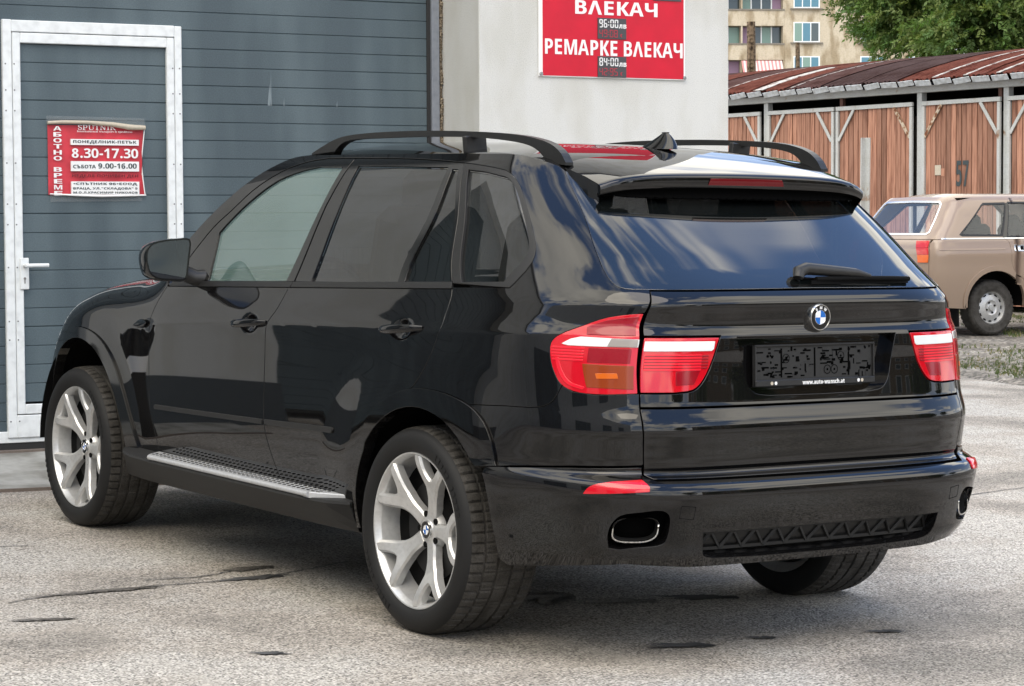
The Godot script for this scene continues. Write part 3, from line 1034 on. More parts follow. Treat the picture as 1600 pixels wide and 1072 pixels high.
func build_suv() -> void:
	var car := base("black_suv", yard, "glossy black five-door SUV with roof rails and silver Y-spoke wheels, parked facing the garage door", "car")
	X5 = suv_chart()
	var ch := X5
	var gapB := smooth([0.985, 0.395, 0.997, 0.428, 1.045, 0.512, 1.086, 0.600, 1.092, 0.644, 1.089, 0.812, 1.088, 0.940, 1.082, 1.008, 1.037, 1.072, 1.009, 1.146], 3)
	var gapA := smooth([2.058, 0.395, 2.061, 0.412, 2.095, 0.508, 2.124, 0.588, 2.128, 0.732, 2.130, 0.956, 2.105, 1.016, 2.040, 1.112], 3)
	var arch_o := smooth([0.458, 0.310, 0.445, 0.400, 0.376, 0.620, 0.282, 0.748, 0.160, 0.808, 0.055, 0.838, -0.047, 0.850, -0.185, 0.843, -0.311, 0.812, -0.380, 0.765, -0.428, 0.700, -0.457, 0.625], 3)
	var farch_o := smooth([2.262, 0.310, 2.266, 0.390, 2.289, 0.452, 2.357, 0.588, 2.461, 0.736, 2.585, 0.828, 2.729, 0.880, 2.897, 0.894, 3.060, 0.868, 3.200, 0.800, 3.320, 0.690, 3.395, 0.560, 3.430, 0.420], 3)
	var arc := func(c: Vector2, r: float, a0: float, a1: float, m: int) -> PackedVector2Array:
		var o := PackedVector2Array()
		for k in m + 1:
			var a := lerpf(a0, a1, float(k) / m)
			o.append(c + Vector2(cos(a), sin(a)) * r)
		return o
	var arch_i: PackedVector2Array = arc.call(Vector2(-0.005, 0.355), 0.430, -0.10, 2.489, 24)
	var farch_i: PackedVector2Array = arc.call(Vector2(2.88, 0.35), 0.497, 3.22, 0.10, 26)
	var door_top := func(s0: float, s1: float) -> PackedVector2Array:
		return PackedVector2Array([Vector2(s0, yb(s0) - 0.011), Vector2(s1, yb(s1) - 0.011)])
	var upB := PackedVector2Array([Vector2(0.992, 1.172), Vector2(0.955, 1.456), Vector2(0.902, 1.641)])
	var header := smooth([1.10, 1.641, 1.25, 1.627, 1.41, 1.589, 1.58, 1.514, 1.70, 1.430, 1.80, 1.365, 1.90, 1.270, 2.012, 1.138], 3)
	var roofline := smooth([0.900, 1.642, 0.437, 1.637, -0.075, 1.622, -0.371, 1.606, -0.485, 1.596], 3)
	var qtrim := smooth([-0.485, 1.596, -0.535, 1.580, -0.585, 1.545, -0.600, 1.470, -0.603, 1.376, -0.599, 1.336, -0.563, 1.288, -0.435, 1.206], 3)
	var lamp_edge := smooth([-0.975, 1.144, -0.863, 1.128, -0.787, 1.100, -0.695, 1.064, -0.675, 1.040, -0.679, 1.000, -0.699, 0.948, -0.723, 0.912, -0.767, 0.892, -0.839, 0.885, -0.984, 0.890], 3)
	var qline := smooth([-0.311, 0.818, -0.480, 0.826, -0.640, 0.834, -0.690, 0.856, -0.727, 0.908], 3)
	var glass_edge := smooth([-0.980, 1.219, -0.905, 1.219, -0.872, 1.229, -0.853, 1.262, -0.858, 1.336, -0.888, 1.448, -0.896, 1.548, -0.890, 1.600], 3)
	var g_rear := joined([[0.841, 1.612, 0.081, 1.606, 0.245, 1.202, 0.865, 1.178]])
	var g_small := joined([[0.033, 1.600, -0.028, 1.598, -0.105, 1.216, 0.197, 1.204]])
	var g_qtr := joined([[-0.135, 1.597], smooth([-0.300, 1.590, -0.440, 1.577, -0.505, 1.568, -0.551, 1.540, -0.568, 1.460, -0.571, 1.388, -0.567, 1.342, -0.535, 1.306, -0.450, 1.252, -0.408, 1.226], 3), [-0.171, 1.216]])
	var g_front := joined([[1.053, 1.170, 0.950, 1.606], smooth([1.125, 1.608, 1.249, 1.592, 1.413, 1.552, 1.581, 1.464, 1.685, 1.388, 1.742, 1.340], 3), [1.690, 1.146]])
	for side in [1.0, -1.0]:
		var on := func(p: PackedVector2Array) -> PackedVector2Array:
			return onto(ch, p, side)
		# finer grid along the crease and round the handles' bowls
		var fine := {"y": [[0.93, 1.10, 0.0075]], "x": []}
		var fine_r := {"y": [[0.93, 1.10, 0.0075]], "x": [around(side, 0.125 - ch.smin)]}
		var fine_f := {"y": [[0.93, 1.10, 0.0075]], "x": [around(side, 1.225 - ch.smin)]}
		var fd := panel("front_door", car, ch, on.call(joined([gapB, door_top.call(1.009, 2.032), back(gapA)])), [], M.paint, 0.03, 0.0, 0.02, 0.0025, -1.0, fine_f)
		var rd := panel("rear_door", car, ch, on.call(joined([[0.985, 0.395], gapB, door_top.call(1.009, -0.112), smooth([-0.115, 1.190, -0.121, 1.088, -0.089, 0.972, 0.022, 0.850, 0.055, 0.838], 3), back(arch_o.slice(3, 16))])), [], M.paint, 0.03, 0.0, 0.02, 0.0025, -1.0, fine_r)
		panel("quarter_panel", car, ch, on.call(joined([
			smooth([-0.115, 1.196, -0.121, 1.088, -0.089, 0.972, 0.022, 0.850, 0.055, 0.838], 3), arch_o.slice(15, 25), qline, back(lamp_edge.slice(0, 22)), [-0.978, 1.180], glass_edge, [-0.860, 1.614, -0.800, 1.627, -0.650, 1.646, -0.500, 1.655, 0.0, 1.657, 0.6, 1.657, 1.25, 1.655],
			smooth([1.25, 1.655, 1.40, 1.640, 1.567, 1.585, 1.709, 1.514, 1.901, 1.385, 2.042, 1.262, 2.110, 1.165], 3), [2.040, 1.135], back(header), roofline, qtrim])), [], M.paint, 0.028, 0.0, 0.014, 0.002, -1.0, fine)
		panel("rear_side_panel", car, ch, on.call(joined([qline, [-0.767, 0.890, -0.839, 0.884, -0.987, 0.890, -0.987, 0.784, -1.003, 0.668, -0.999, 0.662, -0.763, 0.652, -0.520, 0.634, -0.457, 0.627], back(arch_o.slice(24, 33))])), [], M.paint, 0.025, 0.0, 0.02, 0.0025, -1.0, {"y": [[0.60, 0.68, 0.008], [0.74, 0.85, 0.012]]})
		panel("front_fender", car, ch, on.call(joined([gapA, [2.060, 1.140, 2.3, 1.134, 2.6, 1.108, 2.9, 1.061, 3.1, 1.005, 3.25, 0.925, 3.4, 0.835, 3.46, 0.80], back(farch_o).slice(4, 34)])), [], M.paint, 0.028, 0.0, 0.02, 0.0025, -1.0, fine)
		panel("rear_wheel_arch", car, ch, on.call(joined([back(arch_o), arch_i])), [], M.paint, 0.02, 0.010, 0.045, 0.001)
		panel("front_wheel_arch", car, ch, on.call(joined([farch_o, back(farch_i)])), [], M.gloss, 0.02, 0.010, 0.045, 0.001)
		# windows
		panel("window_frame", fd, ch, on.call(joined([upB, [0.902, 1.641], header, [2.000, yb(2.0) + 0.010]])), [on.call(g_front)], M.gloss, 0.03, -0.002, 0.012, 0.002, 0.008)
		panel("window", fd, ch, on.call(g_front), [], M.front_glass, 0.05, -0.011, 0.004, 0.0005)
		panel("window_frame", rd, ch, on.call(joined([[0.984, 1.172, 0.947, 1.456, 0.896, 1.641], roofline.slice(1, 7), [-0.072, 1.621, -0.113, 1.209]])), [on.call(g_rear), on.call(g_small)], M.gloss, 0.03, -0.002, 0.012, 0.002, 0.008)
		panel("window", rd, ch, on.call(g_rear), [], M.tint_glass, 0.05, -0.011, 0.004, 0.0005)
		panel("quarter_light", rd, ch, on.call(g_small), [], M.tint_glass, 0.05, -0.011, 0.004, 0.0005)
		panel("rear_side_window_frame", car, ch, on.call(joined([[-0.119, 1.208, -0.079, 1.621], roofline.slice(7), qtrim])), [on.call(g_qtr)], M.satin, 0.02, 0.001, 0.012, 0.002, 0.012)
		panel("rear_side_window", car, ch, on.call(g_qtr), [], M.tint_glass, 0.04, -0.011, 0.004, 0.0005)
		# black strips along the belt, mouldings low on the doors
		panel("belt_moulding", fd, ch, on.call(joined([[0.998, yb(0.998) - 0.010, 2.02, yb(2.02) - 0.010, 2.0, yb(2.0) + 0.010, 0.994, yb(0.994) + 0.010]])), [], M.satin, 0.02, 0.003, 0.01, 0.0006)
		panel("belt_moulding", rd, ch, on.call(joined([[0.992, yb(0.992) - 0.010, 0.988, yb(0.988) + 0.010, -0.112, yb(-0.112) + 0.011, -0.112, yb(-0.112) - 0.010]])), [], M.satin, 0.02, 0.003, 0.01, 0.0006)
		panel("side_moulding", fd, ch, on.call(joined([[1.101, 0.642, 2.065, 0.617, 2.072, 0.608, 2.065, 0.599, 1.101, 0.624]])), [], M.satin, 0.009, 0.007, 0.008, 0.0006)
		panel("side_moulding", rd, ch, on.call(joined([[1.080, 0.643, 1.080, 0.625, 0.572, 0.639, 0.564, 0.650, 0.569, 0.660]])), [], M.satin, 0.009, 0.007, 0.008, 0.0006)
		for h in [[rd, 0.125, 1.043, 0.10], [fd, 1.225, 1.003, 0.05]]:
			var path := []
			var rad := []
			for k in 13:
				var t := k / 12.0
				var s: float = h[1] + lerpf(0.132, -0.132, t)
				var y: float = h[2] - 0.010 + 0.020 * t
				var qq: float = side * (s - ch.smin)
				path.append(ch.at(qq, y) + ch.normal(qq, y) * 0.0 )
				rad.append(0.004 + 0.0125 * pow(sin(PI * clampf(t, 0.02, 0.98)), 0.45))
			for k in 13:
				var t := k / 12.0
				var lift := 0.034 * pow(sin(PI * t), 0.6)
				path[k] = path[0].lerp(path[12], t) + Vector3(-side * lift, 0, 0)
			var hm := MB.new()
			hm.tube(path, rad, 14, true, Vector2(0.62, 1.0))
			put("door_handle", hm, M.paint, h[0])
		# little black vent blade on the fender
		var vb := MB.new()
		var vq := []
		for k in 7:
			var t := k / 6.0
			var s := 2.150 + 0.150 * t
			var qq: float = side * (s - ch.smin)
			vq.append(ch.at(qq, 0.953 - 0.018 * t) + ch.normal(qq, 0.95) * (0.010 - 0.006 * t))
		vb.tube(vq, [0.004, 0.016, 0.019, 0.018, 0.014, 0.008, 0.003], 10, true, Vector2(0.6, 1.0))
		put("side_repeater", vb, M.gloss, car)
		# tail lamp in the quarter
		var lo := joined([[-0.972, 1.142], lamp_edge.slice(1, lamp_edge.size() - 1), [-0.981, 0.890]])
		lamp_parts(car, ch, side, lo, true)
		var li := joined([[-0.991, 1.066, -1.262, 1.066], smooth([-1.262, 1.066, -1.231, 0.968, -1.199, 0.920, -1.171, 0.901, -1.103, 0.893], 3), [-0.991, 0.893]])
		lamp_parts(car, ch, side, li, false)
		# reflectors, sensors in the bumper
		panel("reflector", car, ch, on.call(joined([smooth([-0.775, 0.572, -0.790, 0.588, -0.815, 0.600, -0.880, 0.609], 3), [-0.980, 0.615, -0.991, 0.598, -0.987, 0.585]])), [], M.red_lens, 0.012, 0.009, 0.01, 0.001)
		for e in [[-0.955, 0.557], [-1.440, 0.531]]:
			var sm := MB.new()
			var qq: float = side * (e[0] - ch.smin)
			var nn := ch.normal(qq, e[1])
			var bx := Basis(-nn, Vector3.UP, (-nn).cross(Vector3.UP)).orthonormalized()
			sm.lathe([Vector2(0, -0.002), Vector2(0.0085, -0.002), Vector2(0.0095, 0.001), Vector2(0.0125, 0.001), Vector2(0.0125, -0.001), Vector2(0.0140, -0.001), Vector2(0.014, 0.004)], 20)
			var so := put("parking_sensor", sm, M.satin, car)
			so.transform = Transform3D(bx, ch.at(qq, e[1]))
		# exhaust tail pipe, turned out of its recess
		exhaust_tip(car, ch, side)
		# sill with a perforated tread plate
		var sl := MB.new()
		var sec := [Vector2(0.90, 0.418), Vector2(0.985, 0.408), Vector2(1.035, 0.402), Vector2(1.040, 0.392), Vector2(1.030, 0.380), Vector2(0.985, 0.325), Vector2(0.955, 0.292), Vector2(0.90, 0.283), Vector2(0.80, 0.283)]
		var st := [[2.40, 0.93], [2.33, 0.955], [2.18, 0.985], [1.9, 1.0], [1.2, 1.0], [0.7, 1.0], [0.52, 0.985], [0.43, 0.95]]
		for k in sec.size() - 1:
			var a: Vector2 = sec[k]
			var b: Vector2 = sec[k + 1]
			var first := sl.v.size()
			var e := (b - a).normalized()
			for s in st:
				for p in [a, b]:
					sl.vert(Vector3(-side * minf(p.x, 0.90 + (p.x - 0.90) * (s[1] - 0.90) / 0.1), p.y, -s[0]), Vector3(side * e.y, e.x, 0))
			for j in st.size() - 1:
				var o := first + j * 2
				sl.quad(o, o + 1, o + 3, o + 2)
		put("sill", sl, M.plastic, car)
		var pl := MB.new()
		var outline := PackedVector2Array([Vector2(2.06, 0.935), Vector2(1.985, 1.02), Vector2(1.955, 1.031), Vector2(0.62, 1.031), Vector2(0.475, 0.945)])
		var xfp := Transform3D(Basis(Vector3(0, 0, -1), Vector3(-side, 0, 0), Vector3(0, 1, 0)), Vector3.ZERO)
		pl.slab(outline, 0.400, 0.4215, 0.003, xfp)
		pl.tube([Vector3(-side * 1.033, 0.413, -1.95), Vector3(-side * 1.033, 0.413, -0.62)], 0.0105, 8)
		var plate := put("tread_plate", pl, M.step, car)
		var dots := MB.new()
		for r in 3:
			var j := 0
			var z := 0.60
			while z < 1.97:
				var zz := z + (0.018 if r == 1 else 0.0)
				if zz > 0.53 + r * 0.03 and zz < 2.03 - r * 0.03:
					dots.lathe([Vector2(0, -0.4228), Vector2(0.0075, -0.4228), Vector2(0.0085, -0.4212)], 8)
					var from := dots.v.size() - 2 * 2 * 9
					for i in range(from, dots.v.size()):
						var p := dots.v[i]
						dots.v[i] = Vector3(-side * (0.957 + r * 0.024 + p.y * 0.75), -p.x, -zz + p.z * 1.25)
						dots.n[i] = Vector3.UP
				z += 0.036
				j += 1
		tag(put("grip_stud", dots, M.dark, plate), "", "", "", "stuff")
		# door mirror
		mirror(car, side)
	# ---- tail
	var hatch_l := joined([[ch.smin, 1.216, -0.980, 1.214, -0.982, 1.180, -0.989, 1.068, -0.989, 0.8465, ch.smin, 0.8465]])
	var recess_l := joined([[ch.smin, 1.066, -1.335, 1.066], smooth([-1.335, 1.066, -1.363, 0.988, -1.388, 0.912, -1.418, 0.885, -1.475, 0.876], 3), [ch.smin, 0.874]])
	var lamp_hole := joined([[-0.985, 1.070, -1.267, 1.070], smooth([-1.267, 1.070, -1.236, 0.968, -1.203, 0.917, -1.173, 0.897, -1.103, 0.889], 3), [-0.985, 0.889]])
	var hatch_out := whole(ch, joined([[ch.smin, 1.216, -0.980, 1.214, -0.982, 1.180, -0.988, 1.072, -1.267, 1.072], lamp_hole.slice(2, 14), [-1.10, 0.889, -0.989, 0.889, -0.989, 0.8465, ch.smin, 0.8465]]))
	var hatch := panel("tailgate", car, ch, hatch_out, [whole(ch, recess_l)], M.paint, 0.025, 0.0, 0.02, 0.0025, 0.042, {"y": [[1.04, 1.23, 0.010]]})
	panel("plate_recess", hatch, ch, whole(ch, joined([[ch.smin, 1.075, -1.325, 1.075, -1.380, 0.900, -1.42, 0.872, ch.smin, 0.862]])), [], M.paint, 0.03, -0.040, 0.0, 0.0)
	panel("rear_window", hatch, ch, whole(ch, joined([[ch.smin, 1.222], back(glass_edge.slice(2)).slice(0, 0), glass_edge.slice(1), [ch.smin, 1.60]])), [], M.tint_glass, 0.04, -0.003, 0.006, 0.003)
	panel("lower_tailgate", car, ch, whole(ch, joined([[ch.smin, 0.842, -0.989, 0.842, -0.989, 0.784, -1.003, 0.672, -1.006, 0.632, -1.030, 0.620, -1.219, 0.620, ch.smin, 0.619]])), [], M.paint, 0.025, 0.0, 0.02, 0.0025, -1.0, {"y": [[0.60, 0.67, 0.006], [0.74, 0.85, 0.012]]})
	# bumper
	var ex_hole := smooth([-0.866, 0.400, -0.862, 0.440, -0.873, 0.480, -0.899, 0.508, -0.960, 0.520, -1.030, 0.525, -1.052, 0.510, -1.057, 0.468, -1.045, 0.422, -1.020, 0.410, -0.960, 0.404, -0.900, 0.396], 3)
	var diff_l := joined([[ch.smin, 0.450, -1.178, 0.450, -1.181, 0.400], smooth([-1.181, 0.400, -1.192, 0.372, -1.235, 0.360], 3), [-1.43, 0.354, ch.smin, 0.352]])
	var bump := joined([[ch.smin, 0.611, -1.219, 0.613, -1.027, 0.613, -1.000, 0.626, -0.996, 0.656, -0.763, 0.646, -0.520, 0.628, -0.400, 0.622, -0.362, 0.600, -0.392, 0.500, -0.424, 0.380, -0.452, 0.318, -0.500, 0.300, -0.783, 0.332, -0.939, 0.346, -1.167, 0.330, ch.smin, 0.326]])
	var holes := [whole(ch, diff_l)]
	for side in [1.0, -1.0]:
		holes.append(onto(ch, ex_hole, side))
	var bp := panel("rear_bumper", car, ch, whole(ch, bump), holes, M.paint, 0.022, 0.004, 0.05, 0.001, 0.06, {"y": [[0.575, 0.63, 0.005]]})
	panel("lower_grille", bp, ch, whole(ch, joined([[ch.smin, 0.46, -1.16, 0.46, -1.16, 0.34, ch.smin, 0.34]])), [], M.grille, 0.03, -0.035, 0.0, 0.0)
	var tb := MB.new()
	var q0 := -(-1.18 - ch.smin)
	var m := 22
	for k in m:
		var qa := lerpf(q0, -q0, float(k) / m)
		var qb := lerpf(q0, -q0, float(k + 1) / m)
		var ya := 0.372 if k % 2 == 0 else 0.440
		var yb2 := 0.440 if k % 2 == 0 else 0.372
		for e in [[ya, yb2], [0.372, 0.372], [0.440, 0.440]]:
			tb.bar(ch.at(qa, e[0]) + ch.normal(qa, e[0]) * -0.026, ch.at(qb, e[1]) + ch.normal(qb, e[1]) * -0.026, 0.005, 0.010, Vector3.UP)
	put("grille_lattice", tb, M.grille, bp)
	for side in [1.0, -1.0]:
		panel("exhaust_recess", bp, ch, onto(ch, joined([[-0.83, 0.37, -0.83, 0.54, -1.08, 0.55, -1.08, 0.38]]), side), [], M.void, 0.04, -0.055, 0.0, 0.0)
		# tow-eye cover line
		var tc := MB.new()
		var loopq := [Vector2(-1.140, 0.535), Vector2(-1.090, 0.540), Vector2(-1.085, 0.500), Vector2(-1.135, 0.495)]
		for k in 4:
			var a: Vector2 = loopq[k]
			var b: Vector2 = loopq[(k + 1) % 4]
			tc.bar(ch.at(side * (a.x - ch.smin), a.y) + ch.normal(side * (a.x - ch.smin), a.y) * 0.0035, ch.at(side * (b.x - ch.smin), b.y) + ch.normal(side * (b.x - ch.smin), b.y) * 0.0035, 0.0025, 0.002)
		put("tow_cover_seam", tc, M.dark, bp)
	# badge, plate holder, wiper, brake light, spoiler, roof
	var em := Node3D.new()
	em.name = "tailgate_badge"
	car.add_child(em, true)
	var en := ch.normal(0.0, 1.125)
	roundel(em, Transform3D(Basis(Vector3.RIGHT, 0.04), Vector3(0.0, 1.125, 0.969)), 0.043)
	var edge := MB.new()
	edge.lathe([Vector2(0.044, -0.004), Vector2(0.047, 0.003), Vector2(0.047, 0.018)], 36)
	var eo := put("badge_rim", edge, M.chrome, em)
	eo.transform = Transform3D(Basis(Vector3(0, 0, -1), Vector3(0, 1, 0), Vector3(1, 0, 0)), Vector3(0, 1.125, 0.969))
	plate_holder(car)
	wiper(car, ch)
	spoiler(car)
	roof(car, ch)
	# front: bonnet, windscreen, nose
	nose(car, ch)
	# wheels
	var wr := suv_wheel(0.305, 0.055)
	var wf := suv_wheel(0.275, 0.045)
	for e in [[wr, 0.0, 0.962, 0.354], [wf, 2.933, 0.918, 0.354]]:
		var w: Node3D = e[0]
		car.add_child(w, true)
		w.position = Vector3(-e[2], e[3], -e[1])
		var w2: Node3D = w.duplicate()
		w2.name = "wheel"
		car.add_child(w2, true)
		w2.position = Vector3(e[2], e[3], -e[1])
		w2.rotation.y = PI
		w.rotation.x = 0.0 if e[1] < 1.0 else 0.06
	# wheel housings, liner, underbody
	for side in [1.0, -1.0]:
		for e in [[0.01, 0.355, 0.462, 0.925], [2.88, 0.35, 0.515, 0.90]]:
			var hb := MB.new()
			var m2 := 24
			var first := hb.v.size()
			for k in m2 + 1:
				var a := lerpf(0.0, PI, float(k) / m2)
				var d := Vector3(0, sin(a), -cos(a))
				hb.vert(Vector3(-side * e[3], e[1], -e[0]) + d * e[2], -d)
				hb.vert(Vector3(-side * 0.50, e[1], -e[0]) + d * e[2], -d)
			for k in m2:
				hb.quad(first + k * 2, first + k * 2 + 1, first + k * 2 + 3, first + k * 2 + 2)
			var pts := [Vector3(-side * 0.50, e[1], -e[0])]
			for k in m2 + 1:
				var a := lerpf(0.0, PI, float(k) / m2)
				pts.append(Vector3(-side * 0.50, e[1], -e[0]) + Vector3(0, sin(a), -cos(a)) * e[2])
			hb.face(pts, Vector3(-side, 0, 0))
			put("wheel_housing", hb, M.dark, car)
	var hp: Array = [arc.call(Vector2(0.01, 0.355), 0.47, 0.0, TAU, 30), arc.call(Vector2(2.88, 0.35), 0.525, 0.0, TAU, 30)]
	for side in [1.0, -1.0]:
		panel("inner_body", car, ch, onto(ch, joined([[ch.smin + 0.001, 0.44, ch.smin + 0.001, 1.185, -0.9, 1.185, 2.2, 1.10, 3.3, 0.86, 3.5, 0.45, 3.40, 0.42, 2.38, 0.42, 0.46, 0.42, -0.42, 0.42]]), side), [onto(ch, hp[0], side), onto(ch, hp[1], side)], M.void, 0.06, -0.075, 0.0, 0.0)
	var ub := MB.new()
	ub.box(Vector3(0, 0.37, -1.45), Vector3(1.16, 0.12, 3.9))
	ub.box(Vector3(0, 0.40, 0.55), Vector3(1.2, 0.10, 0.7), Basis.IDENTITY, 0.03)
	put("underbody", ub, M.dark, car)
	var mf := MB.new()
	mf.tube([Vector3(-0.62, 0.385, 0.60), Vector3(-0.30, 0.345, 0.72), Vector3(0.30, 0.345, 0.72), Vector3(0.62, 0.385, 0.60)], 0.055, 12)
	put("silencer", mf, M.steel, car)
	interior(car)

func lamp_parts(car: Node, ch: Chart, side: float, out: PackedVector2Array, outer: bool) -> void:
	var lens := panel("tail_lamp", car, ch, onto(ch, out, side), [], M.red_lens, 0.02, 0.001, 0.02, 0.0015)
	var clip := func(x0: float, x1: float, y0: float, y1: float, d: float) -> PackedVector2Array:
		var r := Geometry2D.intersect_polygons(shrunk(out, -d), PackedVector2Array([Vector2(x0, y0), Vector2(x1, y0), Vector2(x1, y1), Vector2(x0, y1)]))
		return r[0] if r.size() else PackedVector2Array()
	var add := func(called: String, p: PackedVector2Array, mat: Material, off: float) -> void:
		if p.size() > 2:
			panel(called, lens, ch, onto(ch, p, side), [], mat, 0.016, off, 0.004, 0.0005)
	if outer:
		add.call("reversing_lens", joined([[-0.975, 1.036, -0.975, 1.060, -0.78, 1.064, -0.745, 1.056, -0.715, 1.040, -0.74, 1.036]]), M.clear_lens, 0.0030)
		add.call("smoked_lens", joined([[-0.972, 1.0365, -0.972, 1.0595, -0.885, 1.0615, -0.875, 1.0365]]), M.smoky_lens, 0.0042)
		add.call("upper_lens", clip.call(-0.962, -0.80, 1.072, 1.2, 0.010), M.red_deep, 0.0030)
		add.call("brake_lens", clip.call(-0.955, -0.815, 0.985, 1.030, 0.006), M.red_deep, 0.0030)
		add.call("indicator_lens", joined([[-0.968, 0.903, -0.968, 0.976, -0.800, 0.979, -0.815, 0.906]]), M.amber, 0.0030)
		add.call("indicator_bulb", joined([[-0.920, 0.936, -0.915, 0.952, -0.845, 0.950, -0.850, 0.934]]), M.amber_bright, 0.0045)
		for k in 5:
			add.call("lens_rib", clip.call(-0.80, -0.66, 0.988 + k * 0.0095, 0.9925 + k * 0.0095, 0.006), M.red_bright, 0.0032)
		add.call("light_pipe", joined([smooth([-0.70, 0.995, -0.715, 0.955, -0.745, 0.915, -0.80, 0.898], 4), smooth([-0.81, 0.905, -0.755, 0.922, -0.727, 0.958, -0.712, 0.995], 4)]), M.red_bright, 0.0035)
	else:
		add.call("reversing_lens", joined([[-0.995, 1.024, -1.235, 1.024, -1.243, 1.030, -1.245, 1.054, -0.995, 1.054]]), M.clear_lens, 0.0030)
		add.call("brake_lens", clip.call(-1.20, -1.0, 0.962, 1.012, 0.008), M.red_bright, 0.0030)
		add.call("fog_lens", joined([[-1.11, 0.915, -1.175, 0.918, -1.198, 0.962, -1.11, 0.958]]), M.red_deep, 0.0030)
		for k in 5:
			add.call("lens_rib", clip.call(-1.225, -1.0, 0.968 + k * 0.0095, 0.9715 + k * 0.0095, 0.008), M.red_deep, 0.0036)

func exhaust_tip(car: Node, ch: Chart, side: float) -> void:
	# an oval pipe of thin bright steel
	var q: float = side * (-0.957 - ch.smin)
	var nn := ch.normal(q, 0.46)
	nn.y = -0.05
	nn = nn.normalized()
	var c := ch.at(q, 0.460) + Vector3(0, 0, -0.012)
	var b := Basis(Vector3.UP.cross(nn).normalized(), Vector3.UP, nn).orthonormalized()
	var mb := MB.new()
	var inn := MB.new()
	var ringp := func(a: float, wx: float, wy: float) -> Vector2:
		var n := 3.0
		var cx := cos(a)
		var sy := sin(a)
		return Vector2(signf(cx) * pow(absf(cx), 2.0 / n) * wx + sy * 0.012 * side, signf(sy) * pow(absf(sy), 2.0 / n) * wy)
	var lay := [[0.072, 0.040, -0.12], [0.074, 0.042, -0.004], [0.0735, 0.0415, 0.0], [0.0695, 0.0375, -0.001], [0.068, 0.036, -0.012]]
	for k in lay.size() - 1:
		var first := mb.v.size()
		for j in 49:
			var a := TAU * j / 48
			for l in [lay[k], lay[k + 1]]:
				var p: Vector2 = ringp.call(a, l[0], l[1])
				var o := Vector2(cos(a) / l[0], sin(a) / l[1]).normalized()
				var z := 0.0
				if k == 1 or k == 2: z = 0.8
				if k >= 3: o = -o
				mb.vert(c + b * Vector3(p.x, p.y, l[2]), b * Vector3(o.x, o.y, z).normalized())
		for j in 48:
			var o := first + j * 2
			mb.quad(o, o + 1, o + 3, o + 2)
	var tip := put("exhaust_tip", mb, M.chrome, car)
	var first := inn.v.size()
	for j in 49:
		var a := TAU * j / 48
		for l in [[0.068, 0.036, -0.012], [0.060, 0.030, -0.11]]:
			var p: Vector2 = ringp.call(a, l[0], l[1])
			inn.vert(c + b * Vector3(p.x, p.y, l[2]), b * -Vector3(cos(a), sin(a), 0))
	for j in 48:
		var o := first + j * 2
		inn.quad(o, o + 1, o + 3, o + 2)
	var cap := []
	for j in 48:
		var p: Vector2 = ringp.call(TAU * j / 48, 0.060, 0.030)
		cap.append(c + b * Vector3(p.x, p.y, -0.11))
	inn.face(cap, nn)
	put("pipe_inside", inn, M.exhaust, tip)

func mirror(car: Node, side: float) -> void:
	# the outline of the glass in the mirror's own plane: x outboard, y up
	var rim := smooth([0.957, 1.292, 0.964, 1.313, 1.020, 1.314, 1.090, 1.306, 1.135, 1.290, 1.154, 1.255, 1.150, 1.205, 1.136, 1.172, 1.100, 1.152, 1.040, 1.147, 0.985, 1.147, 0.972, 1.165], 3)
	var c := Vector2(1.06, 1.232)
	var mb := MB.new()
	var m := rim.size()
	var lay := [[1.0, 0.0], [1.03, 0.012], [1.03, 0.035], [0.97, 0.075], [0.82, 0.105], [0.5, 0.122], [0.05, 0.128]]
	var first := mb.v.size()
	for l in lay:
		for k in m:
			var p: Vector2 = c + (rim[k] - c) * l[0]
			mb.vert(Vector3(-side * p.x, p.y - l[1] * 0.08, -1.735 - l[1]), Vector3.ZERO)
	for l in lay.size():
		for k in m:
			var i := first + l * m + k
			var t := mb.v[first + l * m + (k + 1) % m] - mb.v[first + l * m + (k - 1 + m) % m]
			var d := mb.v[first + mini(l + 1, lay.size() - 1) * m + k] - mb.v[first + maxi(l - 1, 0) * m + k]
			var nn := t.cross(d).normalized()
			if nn.dot(mb.v[i] - Vector3(-side * c.x, c.y, -1.78)) < 0.0:
				nn = -nn
			mb.n[i] = nn
	for l in lay.size() - 1:
		for k in m:
			var a := first + l * m + k
			var b := first + l * m + (k + 1) % m
			mb.quad(a, b, b + m, a + m)
	var shell := put("door_mirror", mb, M.gloss, car)
	var gl := MB.new()
	var xf := Transform3D(Basis(Vector3(-side, 0, 0), Vector3(0, 1, 0), Vector3(0, 0, 1)), Vector3(0, 0, -1.735))
	var inner := shrunk(rim, -0.007)
	gl.slab(inner, -0.006, -0.002, 0.0, xf)
	put("mirror_glass", gl, M.mirror, shell)
	var bz := MB.new()
	for k in m:
		var a: Vector2 = rim[k]
		var b: Vector2 = rim[(k + 1) % m]
		var a2 := bz.near(inner, a)
		var b2 := bz.near(inner, b)
		bz.face([xf * Vector3(a.x, a.y, 0.0), xf * Vector3(b.x, b.y, 0.0), xf * Vector3(b2.x, b2.y, -0.003), xf * Vector3(a2.x, a2.y, -0.003)], Vector3(0, 0, 1))
	put("mirror_bezel", bz, M.gloss, shell)
	var ft := MB.new()
	ft.tube([Vector3(-side * 0.870, 1.152, -1.76), Vector3(-side * 0.915, 1.155, -1.78), Vector3(-side * 0.96, 1.175, -1.80), Vector3(-side * 1.0, 1.195, -1.805)], [0.052, 0.044, 0.044, 0.050], 14, true, Vector2(0.95, 0.75))
	put("mirror_foot", ft, M.satin, shell)

